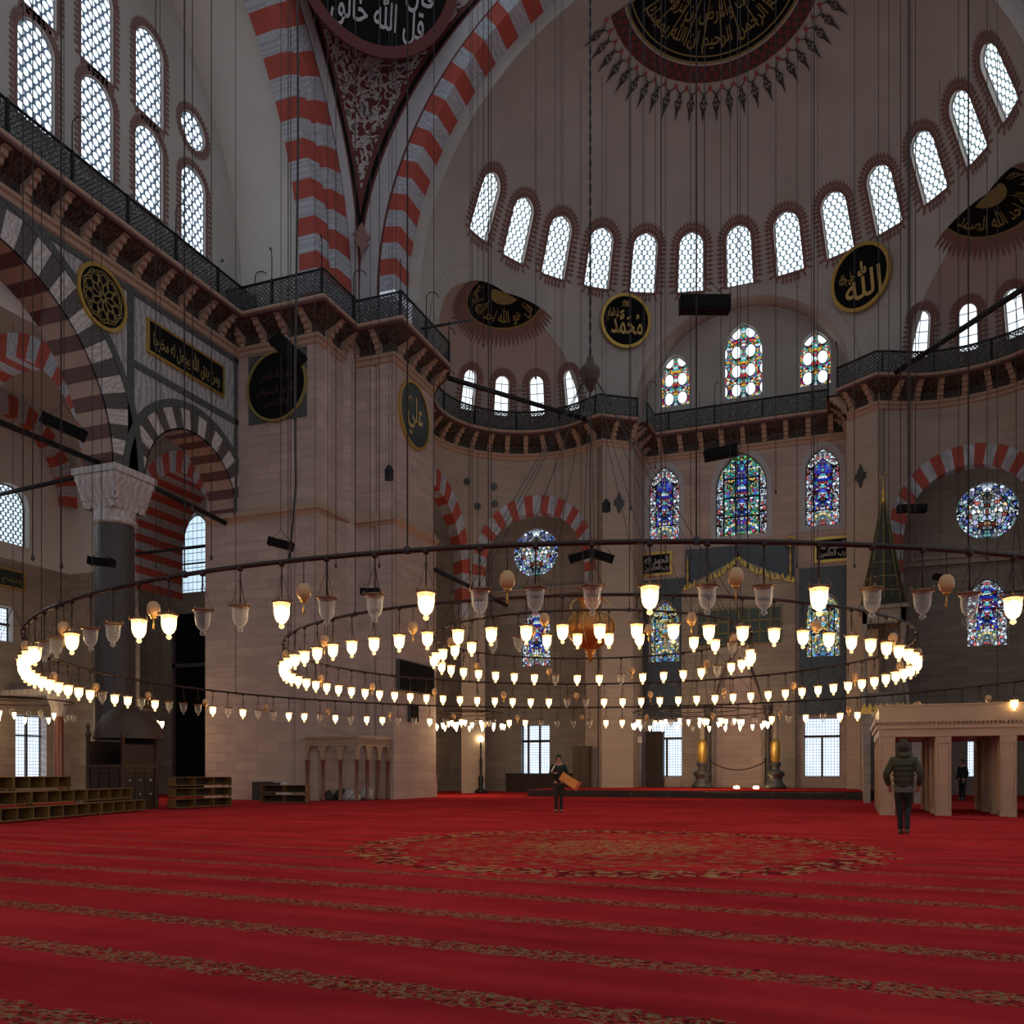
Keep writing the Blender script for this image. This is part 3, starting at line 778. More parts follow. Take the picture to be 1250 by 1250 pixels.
fill(m, FX(-25.2), lp, 0, 1, hl)
struct(m, 'wall_left_tympanum', [M['plaster_white'], M['plaster']], 'pale plaster window wall under the left great arch')
names = ['lower row, first from the left', 'lower row, second from the left', 'lower row, third from the left', 'lower row, nearest the pier', 'upper row, cut by the top left corner', 'upper row, second from the left', 'upper row, above and left of the round window']
for (y, w, h, z, k), i in zip(TWN, range(9)):
    lab = 'round window of pale discs on the left wall near the red and blue arch' if k == 'circle' else 'arched window of round panes on the left wall, ' + names[i]
    window(FX(-25.2, y, z), k, w, h, 'hex', lab, .1, 'rust', bw=.26, tooth=.22)
# pendentive between the two arches
def pen(s, z):
    dz = min(z-ZC, 13.9)
    A = Vector((-21.2, YL+sqrt(max(0, 14.6**2-dz*dz)), z)); B = Vector((AX-sqrt(max(0, 13.97**2-dz*dz)), 35.1, z))
    K = Vector((-21.2, 35.1, z)); mid = (A+B)/2; c = mid+(K-mid)*.8
    return A*(1-s)**2+c*2*s*(1-s)+B*s*s
m = MB(); zs = lin(ZC-1.6, 36., 60)
def penw(z): return (pen(1, z)-pen(0, z)).length+1e-6
bands = [0, .07, .72, .82, 1.0, 1.08, 1.2]; bm_ = [2, 0, 2, 3, 4, 2]
for z, z2 in zip(zs, zs[1:]):
    def cols(zz):
        W = penw(max(zz, ZC)); k = 1.
        L = [min(.5, b/W) for b in bands]; R = [1-x for x in L][::-1]
        mid = [L[-1]+(R[0]-L[-1])*i/6 for i in range(1, 6)]
        return L+mid+R
    c0, c1 = cols(z), cols(z2); ms = bm_+[1]*6+bm_[::-1]
    zz0, zz1 = max(z, ZC), max(z2, ZC)
    for i in range(len(c0)-1):
        if abs(c0[i]-c0[i+1]) < 1e-6 and abs(c1[i]-c1[i+1]) < 1e-6: continue
        g = lambda s, zq, zr: Vector((pen(s, zq).x, pen(s, zq).y, zr))
        m.face([g(c0[i], zz0, z), g(c0[i+1], zz0, z), g(c1[i+1], zz1, z2), g(c1[i], zz1, z2)], ms[i] if z > ZC+1.6 or ms[i] in (0, 2) else 0,
               [((c0[i]-.5)*penw(zz0), z), ((c0[i+1]-.5)*penw(zz0), z), ((c1[i+1]-.5)*penw(zz1), z2), ((c1[i]-.5)*penw(zz1), z2)])
struct(m, 'ceiling_pendentive', [M['strip'], M['floral'], M['darkred'], M['black'], M['darkred']], 'triangular painted pendentive with white flowers on red between the two great arches', cat='ceiling')
# little leaf finial painted at its foot
fp = atD(445, 283, 39.5)
def facing(c, nrm, up=Vector((0, 0, 1))):
    z = nrm.normalized(); x = up.cross(z).normalized(); y = z.cross(x)
    return lambda a, b, d=0.: c+x*a+y*b-z*d
Fp = facing(pen(.5, 25.1)+Vector((.25, -.25, 0)), Vector((1, -1.1, 0)))
m = MB(); o = [(0, -.85), (.09, -.3), (.36, -.1), (.2, .05), (.45, .25), (.2, .4), (.14, .62), (0, .85)]
plate(m, Fp, o+[(-a, b) for a, b in o[-2:0:-1]], -.03, .02); m.build('painted_leaf', M['rust'], label='small brown painted leaf finial at the foot of the pendentive', cat='ornament')
# pendentive roundel
pc = pen(.47, 35.2)+Vector((.7, -.9, -.5))
Fr = facing(pc, Vector((1., -1.1, -.42)))
def roundel(F, R, name, rimmat, fieldmat, texts, textmat, label, rim=.14, square=None, thick=.12, rimw2=None):
    c0 = F(0, 0, 0); e = empty(name, c0, label=label, cat='calligraphy roundel')
    G = lambda a, b, d: F(a, b, d)-c0
    circ = lambda r: [(r*cos(t), r*sin(t)) for t in [2*pi*k/48 for k in range(48)]]
    if square: m = MB(); plate(m, G, [(-square, -square), (square, -square), (square, square), (-square, square)], -.02, .1); m.build('backing_slab', M['marble_dark'], e)
    m = MB(); ring_face(m, G, circ(R-rim*R), circ(R), -thick); loop_prism(m, G, circ(R), -thick, .05); loop_prism(m, G, circ(R-rim*R), -thick, -thick+.06); m.build('rim', M[rimmat], e)
    m = MB(); fill(m, G, circ(R-rim*R+.01), -thick+.05); m.build('field', M[fieldmat], e)
    m = MB()
    if texts == 'lattice':
        for k in range(10):
            for rr, ro in ((.34, .42), (.2, .6)):
                c = 2*pi*(k+(.5 if rr < .3 else 0))/10; pts = [(R*(ro*cos(c)+rr*cos(t)), R*(ro*sin(c)+rr*sin(t))) for t in [2*pi*q/20 for q in range(20)]]
                m.tube([G(a, b, -thick+.02) for a, b in pts], .022, 4, closed=True)
        texts = []
    for (s, x, y, w, h) in texts: fit_text(m, s, w*R, h*R, lambda a, b, d, x=x, y=y: G(a+x*R, b+y*R, -thick+.02), 0, bold=.012)
    m.build('calligraphy', M[textmat], e); return e
roundel(Fr, 3.55, 'calligraphy_roundel', 'darkred', 'black', [('قل هو الله احد', 0, .25, 1.4, .5), ('قال الله تعالى', 0, -.2, 1.4, .5), ('قل الله خالق', .05, -.56, 1.1, .5)], 'strip', 'large black roundel with white script and red rim high on the pendentive', .12)
# ------------------------------------------------------------------ left pier
XW = -25.3
m = MB()
up = [(-27, 39.3), (-27, 32.4), (-22.5, 32.4), (-22.35, 32.52), (-22.2, 32.4), (-21.2, 32.4), (-21.2, 33.0), (-21.05, 33.15), (-21.2, 33.3), (-21.2, 34.5), (-20.9, 34.65), (-20.9, 35.1), (-20.1, 35.1), (-19.95, 35.22), (-19.8, 35.1), (-19.0, 35.1), (-19.0, 39.3)]
m.prism(up, 12.5, 20.9)
lo = [(-27, 39.3), (-27, 32.3), (-26.9, 32.3), (-22.5, 32.3), (-22.35, 32.42), (-22.2, 32.3), (-21.1, 32.3), (-21.1, 33.4), (-21.0, 34.5), (-20.8, 35.0), (-20.1, 35.0), (-19.95, 35.12), (-19.8, 35.0), (-18.9, 35.0), (-18.9, 39.3)]
m.prism(lo, -.02, 12.5)
m.prism([(p[0]+(.06 if p[0] > -26.95 else 0), p[1]-.08) if p[1] < 39 else (p[0]+.06, p[1]) for p in lo], -.02, .9)
struct(m, 'wall_left_pier', M['pink'], 'huge pinkish marble pier left of the far niche')
def moulding(name, path, prof, mat, label, closed=False):
    """sweep (out, z) profile along plan path; outward = right-hand side of travel"""
    m = MB(); N = len(path); nr = []
    for i in range(N):
        p, q = Vector(path[max(i-1, 0)]), Vector(path[min(i+1, N-1)])
        def nn(a, b): t = (Vector(b)-Vector(a)).normalized(); return Vector((t.y, -t.x))
        if i == 0: v = nn(path[0], path[1])
        elif i == N-1: v = nn(path[-2], path[-1])
        else:
            n1, n2 = nn(path[i-1], path[i]), nn(path[i], path[i+1]); v = (n1+n2); k = v.length
            v = v/(k*k)*2 if k > .3 else n1
        nr.append(v)
    acc = 0
    for i in range(N-1):
        L = (Vector(path[i+1])-Vector(path[i])).length
        for (o, z), (o2, z2) in zip(prof, prof[1:]):
            P = lambda j, o, z: (path[j][0]+nr[j].x*o, path[j][1]+nr[j].y*o, z)
            m.face([P(i, o, z), P(i+1, o, z), P(i+1, o2, z2), P(i, o2, z2)], 0, [(acc, z), (acc+L, z), (acc+L, z2), (acc, z2)])
        acc += L
    return m
band_prof = [(0, 12.2), (.1, 12.25), (.18, 12.4), (.28, 12.45), (.28, 12.62), (.15, 12.7), (.1, 12.85), (0, 12.9)]
pp = [(-26.9, 32.4), (-21.2, 32.4), (-21.2, 34.9), (-20.9, 35.1), (-19.0, 35.1), (-19.0, 39.3)]
moulding('m', pp, band_prof, None, '').build('trim_20', M['cornice'], kind='structure', label='moulded pink stone band round the left pier at mid height', cat='moulding')
# ------------------------------------------------------------------ galleries
wall_l = [(XW, -2.), (XW, 32.4)]
pier_p = [(XW, 32.4), (-21.2, 32.4), (-21.2, 35.1), (-19., 35.1), (-19., 39.05)]
def arc_path(s, r, n=26):
    C, Nn, T = EC[s], EN[s], ET[s]
    rng = lin(-pi*.47, pi*.5, n)
    if s > 0: rng = [x for x in lin(pi*.5, -pi*.47, n)]
    return [tuple((C+(Nn*cos(a)+T*sin(a))*r)[:2]) for a in rng]
LXJ, RXJ = AX-5.7, AX+5.7
ex_l = [(-19., 39.05)]+arc_path(-1, RE)+[(-12.9, 48.4), (-11.5, 49.4)]
qib = [(-11.5, 49.4), (LXJ, 52.1), (RXJ, 52.1), (RXJ, 49.4)]
ex_r = [(RXJ+.07, 49.4), (AX-(-12.9-AX), 48.4)]+arc_path(1, RE)+[(7.54, 39.05)]
def offs(path, o):
    N = len(path); out = []
    for i in range(N):
        def nn(a, b): t = (Vector(b)-Vector(a)).normalized(); return Vector((t.y, -t.x))
        if i == 0: v = nn(path[0], path[1])
        elif i == N-1: v = nn(path[-2], path[-1])
        else:
            n1, n2 = nn(path[i-1], path[i]), nn(path[i], path[i+1]); v = n1+n2; k = v.length; v = v/(k*k)*2 if k > .5 else n1
        out.append((path[i][0]+v.x*o, path[i][1]+v.y*o))
    return out
def along(path, step, start=0.):
    L = [0]
    for a, b in zip(path, path[1:]): L.append(L[-1]+hypot(b[0]-a[0], b[1]-a[1]))
    n = max(1, round((L[-1]-start)/step)); st = (L[-1]-start)/n; out = []
    for k in range(n+1):
        d = min(start+k*st, L[-1]-1e-5)
        for i in range(len(path)-1):
            if L[i] <= d <= L[i+1]+1e-9 and L[i+1] > L[i]:
                t = (d-L[i])/(L[i+1]-L[i]); a, b = Vector(path[i]), Vector(path[i+1]); tg = (b-a).normalized()
                out.append((a+(b-a)*t, Vector((tg.y, -tg.x)))); break
    return out
ZS = 20.85
def corbel_mesh():
    m = MB(); pr = [(0, 19.95), (.12, 19.95), (.16, 20.1), (.28, 20.13), (.3, 20.3), (.46, 20.33), (.5, 20.5), (.66, 20.52), (.7, 20.68), (.84, 20.7), (.86, ZS), (0, ZS)]
    w = .13
    for (a, z), (b, z2) in zip(pr, pr[1:]): m.face([(a, -w, z-20), (a, w, z-20), (b, w, z2-20), (b, -w, z2-20)])
    for sx in (-1, 1): fill(m, lambda a, b, d, sx=sx: Vector((a, sx*w, b-20)), pr, 0)
    # curled foot
    m.tube([(.14, -w-.02, .02), (.14, w+.02, .02)], .07, 8)
    return m
_cb = corbel_mesh().build('corbel', M['cornice']); _cbm = _cb.data; bpy.data.objects.remove(_cb)
hook = MB(); hook.tube([(0, 0, 0), (0, 0, .95)]+[(.28-.28*cos(t), 0, .95+.28*sin(t)) for t in lin(0, pi*.95, 8)][1:], .022, 5)
_h = hook.build('hook', M['iron']); _hm = _h.data; bpy.data.objects.remove(_h)
def gallery(idx, path, label, step=1.18, ext=3., hooks=2, hs=0):
    g = empty('trim_%d' % idx, (0, 0, 0), label=label, cat='gallery', kind='structure')
    rp = offs(path, .92)
    moulding('s', path, [(-ext, ZS), (.98, ZS), (1.02, ZS+.06), (1.0, ZS+.16), (-ext, ZS+.16)], None, '').build('floor_slab', M['cornice'], g)
    moulding('s', path, [(0, 19.55), (.08, 19.6), (.1, 19.75), (.2, 19.8), (.2, 19.93), (.0, 20.0)], None, '').build('lower_moulding', M['cornice'], g)
    moulding('s', path, [(.02, 19.98), (.03, 20.4), (.55, 20.62), (.9, ZS-.02)], None, '').build('painted_soffit', M['soffit'], g)
    moulding('s', path, [(.86, ZS-.12), (.99, ZS-.12), (.99, ZS)], None, '').build('slab_edge', M['vmaroon'], g)
    for p, n in along(path, step, .3):
        c = bpy.data.objects.new('corbel', _cbm); COL.objects.link(c); c.parent = g; c.location = (p.x, p.y, 20); c.rotation_euler = (0, 0, atan2(n.y, n.x))
    mm = moulding('s', rp, [(0, ZS+.2), (0, ZS+1.2)], None, ''); mm.build('pierced_railing', M['rail'], g)
    m = MB(); m.tube([(x, y, ZS+1.22) for x, y in rp], .05, 6); m.tube([(x, y, ZS+.2) for x, y in rp], .035, 6); m.build('handrail', M['iron'], g)
    for i, (p, n) in enumerate(along(rp, 2.5)):
        m = MB(); m.box(-.05, .05, -.05, .05, 0, 1.12); m.build('post', M['iron'], g, loc=(p.x, p.y, ZS+.15))
        if hooks and i % hooks == hs:
            c = bpy.data.objects.new('hook', _hm); COL.objects.link(c); c.parent = g; c.location = (p.x, p.y, ZS+1.2); c.rotation_euler = (0, 0, atan2(n.y, n.x)+.5)
    return g
gallery(1, wall_l, 'long bracketed gallery with pierced iron railing on the left wall', 1.22)
gallery(2, pier_p, 'bracketed gallery with iron railing stepping round the left pier', 1.1, hooks=1)
gallery(3, ex_l, 'curved bracketed gallery in the left corner niche', 1.15, ext=1., hooks=2)
gallery(4, qib, 'straight bracketed gallery above the prayer niche wall', 1.2, ext=1.5, hooks=2)
gallery(5, ex_r, 'curved bracketed gallery in the right corner niche', 1.15, ext=1., hooks=2)
# ------------------------------------------------------------------ left arcade wall
m = MB()
F = FX(XW)
ar = lambda yc, r, z: [(yc+r*cos(t), z+r*sin(t)) for t in lin(0, pi, 28)]
B1, R1, B2, R2_, ZSPR = 19.35, 5.85, 29.55, 2.72, 12.5
lp = [(-2, 20.9), (32.4, 20.9), (32.4, ZSPR)]+ar(B2, R2_, ZSPR)+ar(B1, R1, ZSPR)+[(12.8, ZSPR), (12.8, 0), (-2, 0)]
fill(m, F, lp, 0); fill(m, F, lp, 1.3)
struct(m, 'wall_left_arcade', M['marble'], 'veined grey marble wall above the left arches')
def trimpoly(m, F, pts, w, d=-.04, mat=0):
    for (a, b) in zip(pts, pts[1:]):
        t = Vector((b[0]-a[0], b[1]-a[1])); L = t.length; t /= L; n = Vector((-t.y, t.x))*w/2; e = t*w/2
        q = [(a[0]-n.x-e.x, a[1]-n.y-e.y), (b[0]-n.x+e.x, b[1]-n.y+e.y), (b[0]+n.x+e.x, b[1]+n.y+e.y), (a[0]+n.x-e.x, a[1]+n.y-e.y)]
        plate(m, F, q, d, .02, mat)
for (yc, r, nn_, rw, nm, lab) in ((B1, R1, 37, 1.25, 'wall_big_side_arch', 'wide striped arch of dark and pale stones on the left wall'), (B2, R2_, 21, .85, 'wall_small_side_arch', 'small striped arch of dark and pale stones next to the left pier')):
    m = MB(); arch_ring(m, F, yc, ZSPR, r, r+rw, nn_, (0, 1), -.04, .0); arch_ring(m, F, yc, ZSPR, r, r+.05, nn_, (2, 3), -.04, 1.4)
    ro = [(yc+(r+rw+.3)*cos(t), ZSPR+(r+rw+.3)*sin(t)) for t in lin(0, pi, 48)]; ri = [(yc+(r+rw)*cos(t), ZSPR+(r+rw)*sin(t)) for t in lin(0, pi, 48)]
    dd = -.07 if r > 4 else -.058
    for i in range(48):
        for q0, q1, d0, d1 in ((ri, ro, dd, dd), (ri, ri, dd, -.04), (ro, ro, dd, .01)):
            m.face([F(*q0[i], d0), F(*q0[i+1], d0), F(*q1[i+1], d1), F(*q1[i], d1)], 4, [q0[i], q0[i+1], q1[i+1], q1[i]])
    struct(m, nm, [M['vblack'], M['vwhite'], M['vmaroon'], M['vtan'], M['marble_dark']], lab, cat='arch')
m = MB()
trimpoly(m, F, [(26.1, 14.0), (26.1, 19.45)], .32); trimpoly(m, F, [(-2, 19.4), (32.3, 19.4)], .22, -.05); trimpoly(m, F, [(26.2, 16.7), (32.3, 16.7)], .26, -.05); trimpoly(m, F, [(32.22, 12.6), (32.22, 19.4)], .2, -.05)
struct(m, 'trim_21', M['marble_dark'], 'dark green marble strips framing the panels of the left wall', cat='moulding')
# columns of the arcade
def column(y, lab):
    e = empty('granite_column', (XW-.65, y, 0), label=lab, cat='column')
    m = MB(); m.lathe([(.72, .9), (.74, 2), (.70, 10.3), (.68, 10.55)], n=32); m.build('shaft', M['porphyry'], e)
    m = MB(); m.box(-.95, .95, -.95, .95, 0, .5); m.lathe([(1., .5), (1., .62), (.86, .7), (.86, .8), (.78, .9)], n=32); m.build('base', M['marble_white'], e)
    m = MB()
    m.lathe([(.70, 10.5), (.80, 10.56), (.80, 10.68), (.74, 10.74)], n=32)
    # stalactite capital: square tiers of little niches
    for k in range(5):
        s0 = .70+.055*k; z = 10.75+k*.26
        n = 6
        m.lathe([(s0*1.0, z), (s0+.05, z+.26)] if k < 3 else [(s0*1.36, z), (s0*1.36+.06, z+.26)], n=32 if k < 3 else 4, a0=0 if k < 3 else pi/4, smooth=k < 3)
        for q in range(4):
            R = Matrix.Rotation(q*pi/2, 4, 'Z')
            for i in range(n):
                y0 = -s0+2*s0*i/n; w = 2*s0/n
                if k < 1: continue
                m.mesh([R @ Vector(p) for p in [(s0*.96, y0, z), (s0*.96, y0+w, z), (s0+.05, y0+w, z+.26), (s0+.05, y0, z+.26), (s0+.09, y0+w/2, z+.26), (s0+.0, y0+w/2, z+.05)]], [(0, 5, 4, 3), (5, 1, 2, 4), (3, 4, 2)])
    m.box(-.98, .98, -.98, .98, 12.03, 12.25); m.box(-1.05, 1.05, -1.05, 1.05, 12.25, ZSPR)
    m.build('capital', M['marble_white'], e)
    return e
column(26.0, 'tall dark granite column with white carved capital between the two striped arches')
def prismtext(mb, F, w, h, s, mat=0, d=-.1): fit_text(mb, s, w, h, lambda a, b, dd: F(a, b, d-.01), mat, bold=.012)
def plaque(F, w, h, text, label, frame='gold', field='black', ink='olivegold', name='inscription_panel', th=.1, fw=.1, lines=None):
    c0 = F(0, 0, 0); e = empty(name, c0, label=label, cat='inscription'); G = lambda a, b, d: F(a, b, d)-c0
    rc = lambda x, y: [(-x, -y), (x, -y), (x, y), (-x, y)]
    m = MB(); ring_face(m, G, rc(w/2-fw, h/2-fw), rc(w/2, h/2), -th); loop_prism(m, G, rc(w/2, h/2), -th, .02); loop_prism(m, G, rc(w/2-fw, h/2-fw), -th, -th+.05); m.build('frame', M[frame], e)
    m = MB(); fill(m, G, rc(w/2-fw+.01, h/2-fw+.01), -th+.04); m.build('field', M[field], e)
    m = MB(); n = len(text)
    for i, s in enumerate(text):
        hh = (h-2*fw)*.86/n; y = (h-2*fw)*.43-hh*(i+.5)
        fit_text(m, s, (w-2*fw)*.9, hh*.95, lambda a, b, d, y=y: G(a, b+y, -th+.02), bold=.015)
    m.build('calligraphy', M[ink], e); return e
Fs = lambda F, a0, b0: (lambda a, b, d: F(a+a0, b+b0, d))
plaque(Fs(F, 29.15, 18.1), 4.5, 1.35, ['ومن يتق الله يجعل له مخرجا'], 'black panel with gold script above the small striped arch', fw=.1)
roundel(Fs(F, 24.7, 18.4), 1.15, 'calligraphy_roundel', 'gold', 'black', 'lattice', 'olivegold', 'round black and gold tracery roundel left of the dark marble strip on the left wall', .12)
# tie rods
def tierod(p, q, r, label):
    m = MB(); m.tube([p, q], r, 8); m.build('tie_rod', M['iron'], label=label, cat='tie rod')
tierod((XW-.6, 12.8, 12.65), (XW-.6, 25.4, 12.65), .11, 'black iron tie rod crossing the wide striped arch at capital height')
tierod((XW-.6, 26.9, 12.65), (XW-.6, 32.4, 12.3), .11, 'short black iron tie rod across the small striped arch')
tierod((-36, 26., 12.2), (XW-1.6, 26., 12.65), .09, 'thin black tie rod from the granite column to the outer wall')
# ------------------------------------------------------------------ side aisle behind the arcade
XO = -36.
m = MB()
wn = atX(14, 630, XO); wl = (wn.y, 1.9, 2.75, 11.75)
lp_ = [(8, 11.0), (33.2, 11.0), (33.2, 21), (8, 21)]
fill(m, FX(XO), lp_, 0, 0, [[(y+a, wl[3]+b) for a, b in outline('round', wl[1], wl[2])] for y in (wl[0], 24.3, 18.8, 13.2)])
dY = atX(36, 920, XO).y
fill(m, FX(XO), [(8, 0), (33.2, 0), (33.2, 11), (8, 11)], 0, 1, [[(dY-.75+a, z) for a, z in ((0, .7), (1.7, .7), (1.7, 3.9), (0, 3.9))], [(28.4, 7.2), (30., 7.2), (30., 8.8), (28.4, 8.8)]])
struct(m, 'wall_aisle_outer', [M['plaster_white'], M['beige']], 'outer wall of the left side aisle, white plaster over stone')
window(FX(XO, wl[0], wl[3]), 'round', wl[1], wl[2], 'hex_small', 'arched honeycomb window in the white aisle wall at the far left', .4, frame='steel')
window(FX(XO, dY+.1, .7), 'rect', 1.7, 3.2, 'casement', 'tall bright lower window at the far left behind the shoe racks', .5, rim='marble_white', frame='steel', bars=[(-.04, .04, 0, 3.2), (-.8, .8, 2.2, 2.28)])
window(FX(XO, 29.2, 7.2), 'rect', 1.6, 1.6, 'casement', 'small square barred window in the aisle wall', .4, frame='iron', bars=[(-.05, .05, 0, 1.6), (-.8, .8, .75, .85)])
for y, nm in ((24.3, 'second'), (18.8, 'third'), (13.2, 'fourth')): window(FX(XO, y, wl[3]), 'round', wl[1], wl[2], 'hex_fill', 'added out-of-view honeycomb window brightening the aisle, %s from the far end' % nm, .4, frame='steel')  # glowing windows added outside the view to light the aisle
plaque(FX(XO, 29.4, 10.1), 2.4, .9, ['بسم الله'], 'small dark green inscription panel under the honeycomb window', field='blackgreen')
m = MB()
lpw = [(-36, 0), (-31.6, 0), (-31.6, 9.), (-31.6, 11.8)]+[(-29.4-2.2*cos(t), 11.8+2.6*sin(t)) for t in lin(0, pi, 20)][1:]+[(-27.0, 11.8), (-27.0, 21), (-36, 21)]
lpw = [(-36, 0), (-31.6, 0)]+[(-29.4-2.2*cos(t), 12.6+2.2*sin(t)*(1+.2*sin(t)**2)) for t in lin(0, pi, 20)]+[(-27.2, 0), (-26.4, 0), (-26.4, 21), (-36, 21)]
fill(m, FY(33.2), lpw, 0, 0)
struct(m, 'wall_aisle_end', [M['beige'], M['plaster_white']], 'end wall of the left side aisle pierced by a red striped arch')
m = MB(); fill(m, FY(33.18), [(-36, 11), (-32.4, 11), (-32.4, 21), (-36, 21)], 0); fill(m, FX(-36+.0), [(33, 33), (33, 34), (33.1, 34)], 0)
struct(m, 'wall_aisle_plaster', M['plaster_white'], 'white plastered upper part of the aisle end wall')
def redarch(F, ca, cb, r0, r1, n, d1, name, lab, ph=0, point=.12):
    m = MB(); arch_ring(m, F, ca, cb, r0, r1, n, (0, 1), 0, d1, phase=ph, pointed=point); struct(m, name, [M['vred'], M['vblue']], lab, cat='arch')
redarch(FY(25.4), -31.1, 12.9, 4.1, 4.95, 25, 1.2, 'wall_aisle_arch', 'red and white striped cross arch of the aisle seen through the wide arch')
redarch(FX(XO+.5), 29.6, 14.2, 2.9, 3.7, 21, .45, 'wall_aisle_wall_arch', 'red and white striped wall arch over the honeycomb window')
redarch(FY(32.95), -29.4, 12.6, 2.18, 3.0, 21, 3.2, 'wall_passage_arch', 'red and white striped arch beyond the small striped arch', 1, .2)
m = MB()
for i in range(7):
    z = 12.6-.38*(i+1)
    m.face([(-32.4, 32.95, z), (-31.58, 32.95, z), (-31.58, 32.95, z+.38), (-32.4, 32.95, z+.38)], i % 2); m.face([(-31.58, 32.95, z), (-31.58, 36.1, z), (-31.58, 36.1, z+.38), (-31.58, 32.95, z+.38)], i % 2)
struct(m, 'wall_passage_arch_leg', [M['vred'], M['vblue']], 'striped left leg of the red and white passage arch', cat='arch')
redarch(FX(-27.5), 35.6, 12.2, 1.7, 2.6, 15, .8, 'wall_passage_side_arch', 'small red and white striped arch inside the side passage')
tierod((-32, 33.0, 11.6), (-26.5, 33.0, 11.6), .07, 'short dark tie rod under the red striped passage arch')
tierod((-34, 36.9, 12.0), (-27, 36.9, 12.0), .05, 'thin dark tie rod in front of the coloured side window')
m = MB(); fill(m, FY(38.8), [(-37, 0), (-26, 0), (-26, 21), (-37, 21)], 0, 0, [[(-33.2+a, 11.+b) for a, b in outline('point', 2.2, 4.3)]]); 
fill(m, FX(-36.9), [(33.2, 0), (38.8, 0), (38.8, 21), (33.2, 21)], 0); fill(m, FX(-26.6), [(33.2, 13.9), (38.8, 13.9), (38.8, 21), (33.2, 21)], 0)
struct(m, 'wall_side_passage', M['beige'], 'back wall of the side passage left of the pier')
window(FY(38.8, -33.2, 11.), 'point', 2.2, 4.3, 'sidelight', 'pointed leaded window with red and green dots beside the left pier', .3, frame='steel')
e = empty('door_1', (-32.9, 38.7, 0), label='very tall dark doorway in the passage beside the left pier', cat='door', kind='structure')
m = MB(); m.box(-1.3, 1.3, -.1, .1, 0, 9.8); m.build('door_leaf', M['black'], e); m = MB(); m.box(-1.5, -1.3, -.2, .1, 0, 9.9); m.box(1.3, 1.5, -.2, .1, 0, 9.9); m.box(-1.5, 1.5, -.2, .1, 6.9, 7.1); m.build('door_frame', M['vblack'], e)
m = MB()
for k in range(24):
    a, b = pi*k/24, pi*(k+1)/24
    m.face([(-31.3-4.65*cos(a), 8, 16.9+4.65*sin(a)), (-31.3-4.65*cos(b), 8, 16.9+4.65*sin(b)), (-31.3-4.65*cos(b), 33.2, 16.9+4.65*sin(b)), (-31.3-4.65*cos(a), 33.2, 16.9+4.65*sin(a))], 0, smooth=True)
struct(m, 'ceiling_aisle', M['plaster_white'], 'white plastered vault over the left side aisle', cat='ceiling')
# thin aisle colonette
e = empty('aisle_colonette', (*atX(72, 930, -33.)[:2], 0), label='slender brown column by the far left lower window', cat='column')
m = MB(); m.lathe([(.3, 0), (.3, .3), (.2, .4), (.19, 3.6), (.22, 3.7)], n=16); m.build('shaft', M['redcol'], e)
m = MB(); m.lathe([(.22, 3.7), (.32, 3.9), (.34, 4.1), (.5, 4.5), (.52, 4.7)], n=12); m.box(-3.2, .5, -.4, .4, 4.7, 4.95); m.build('capital', M['marble_white'], e)
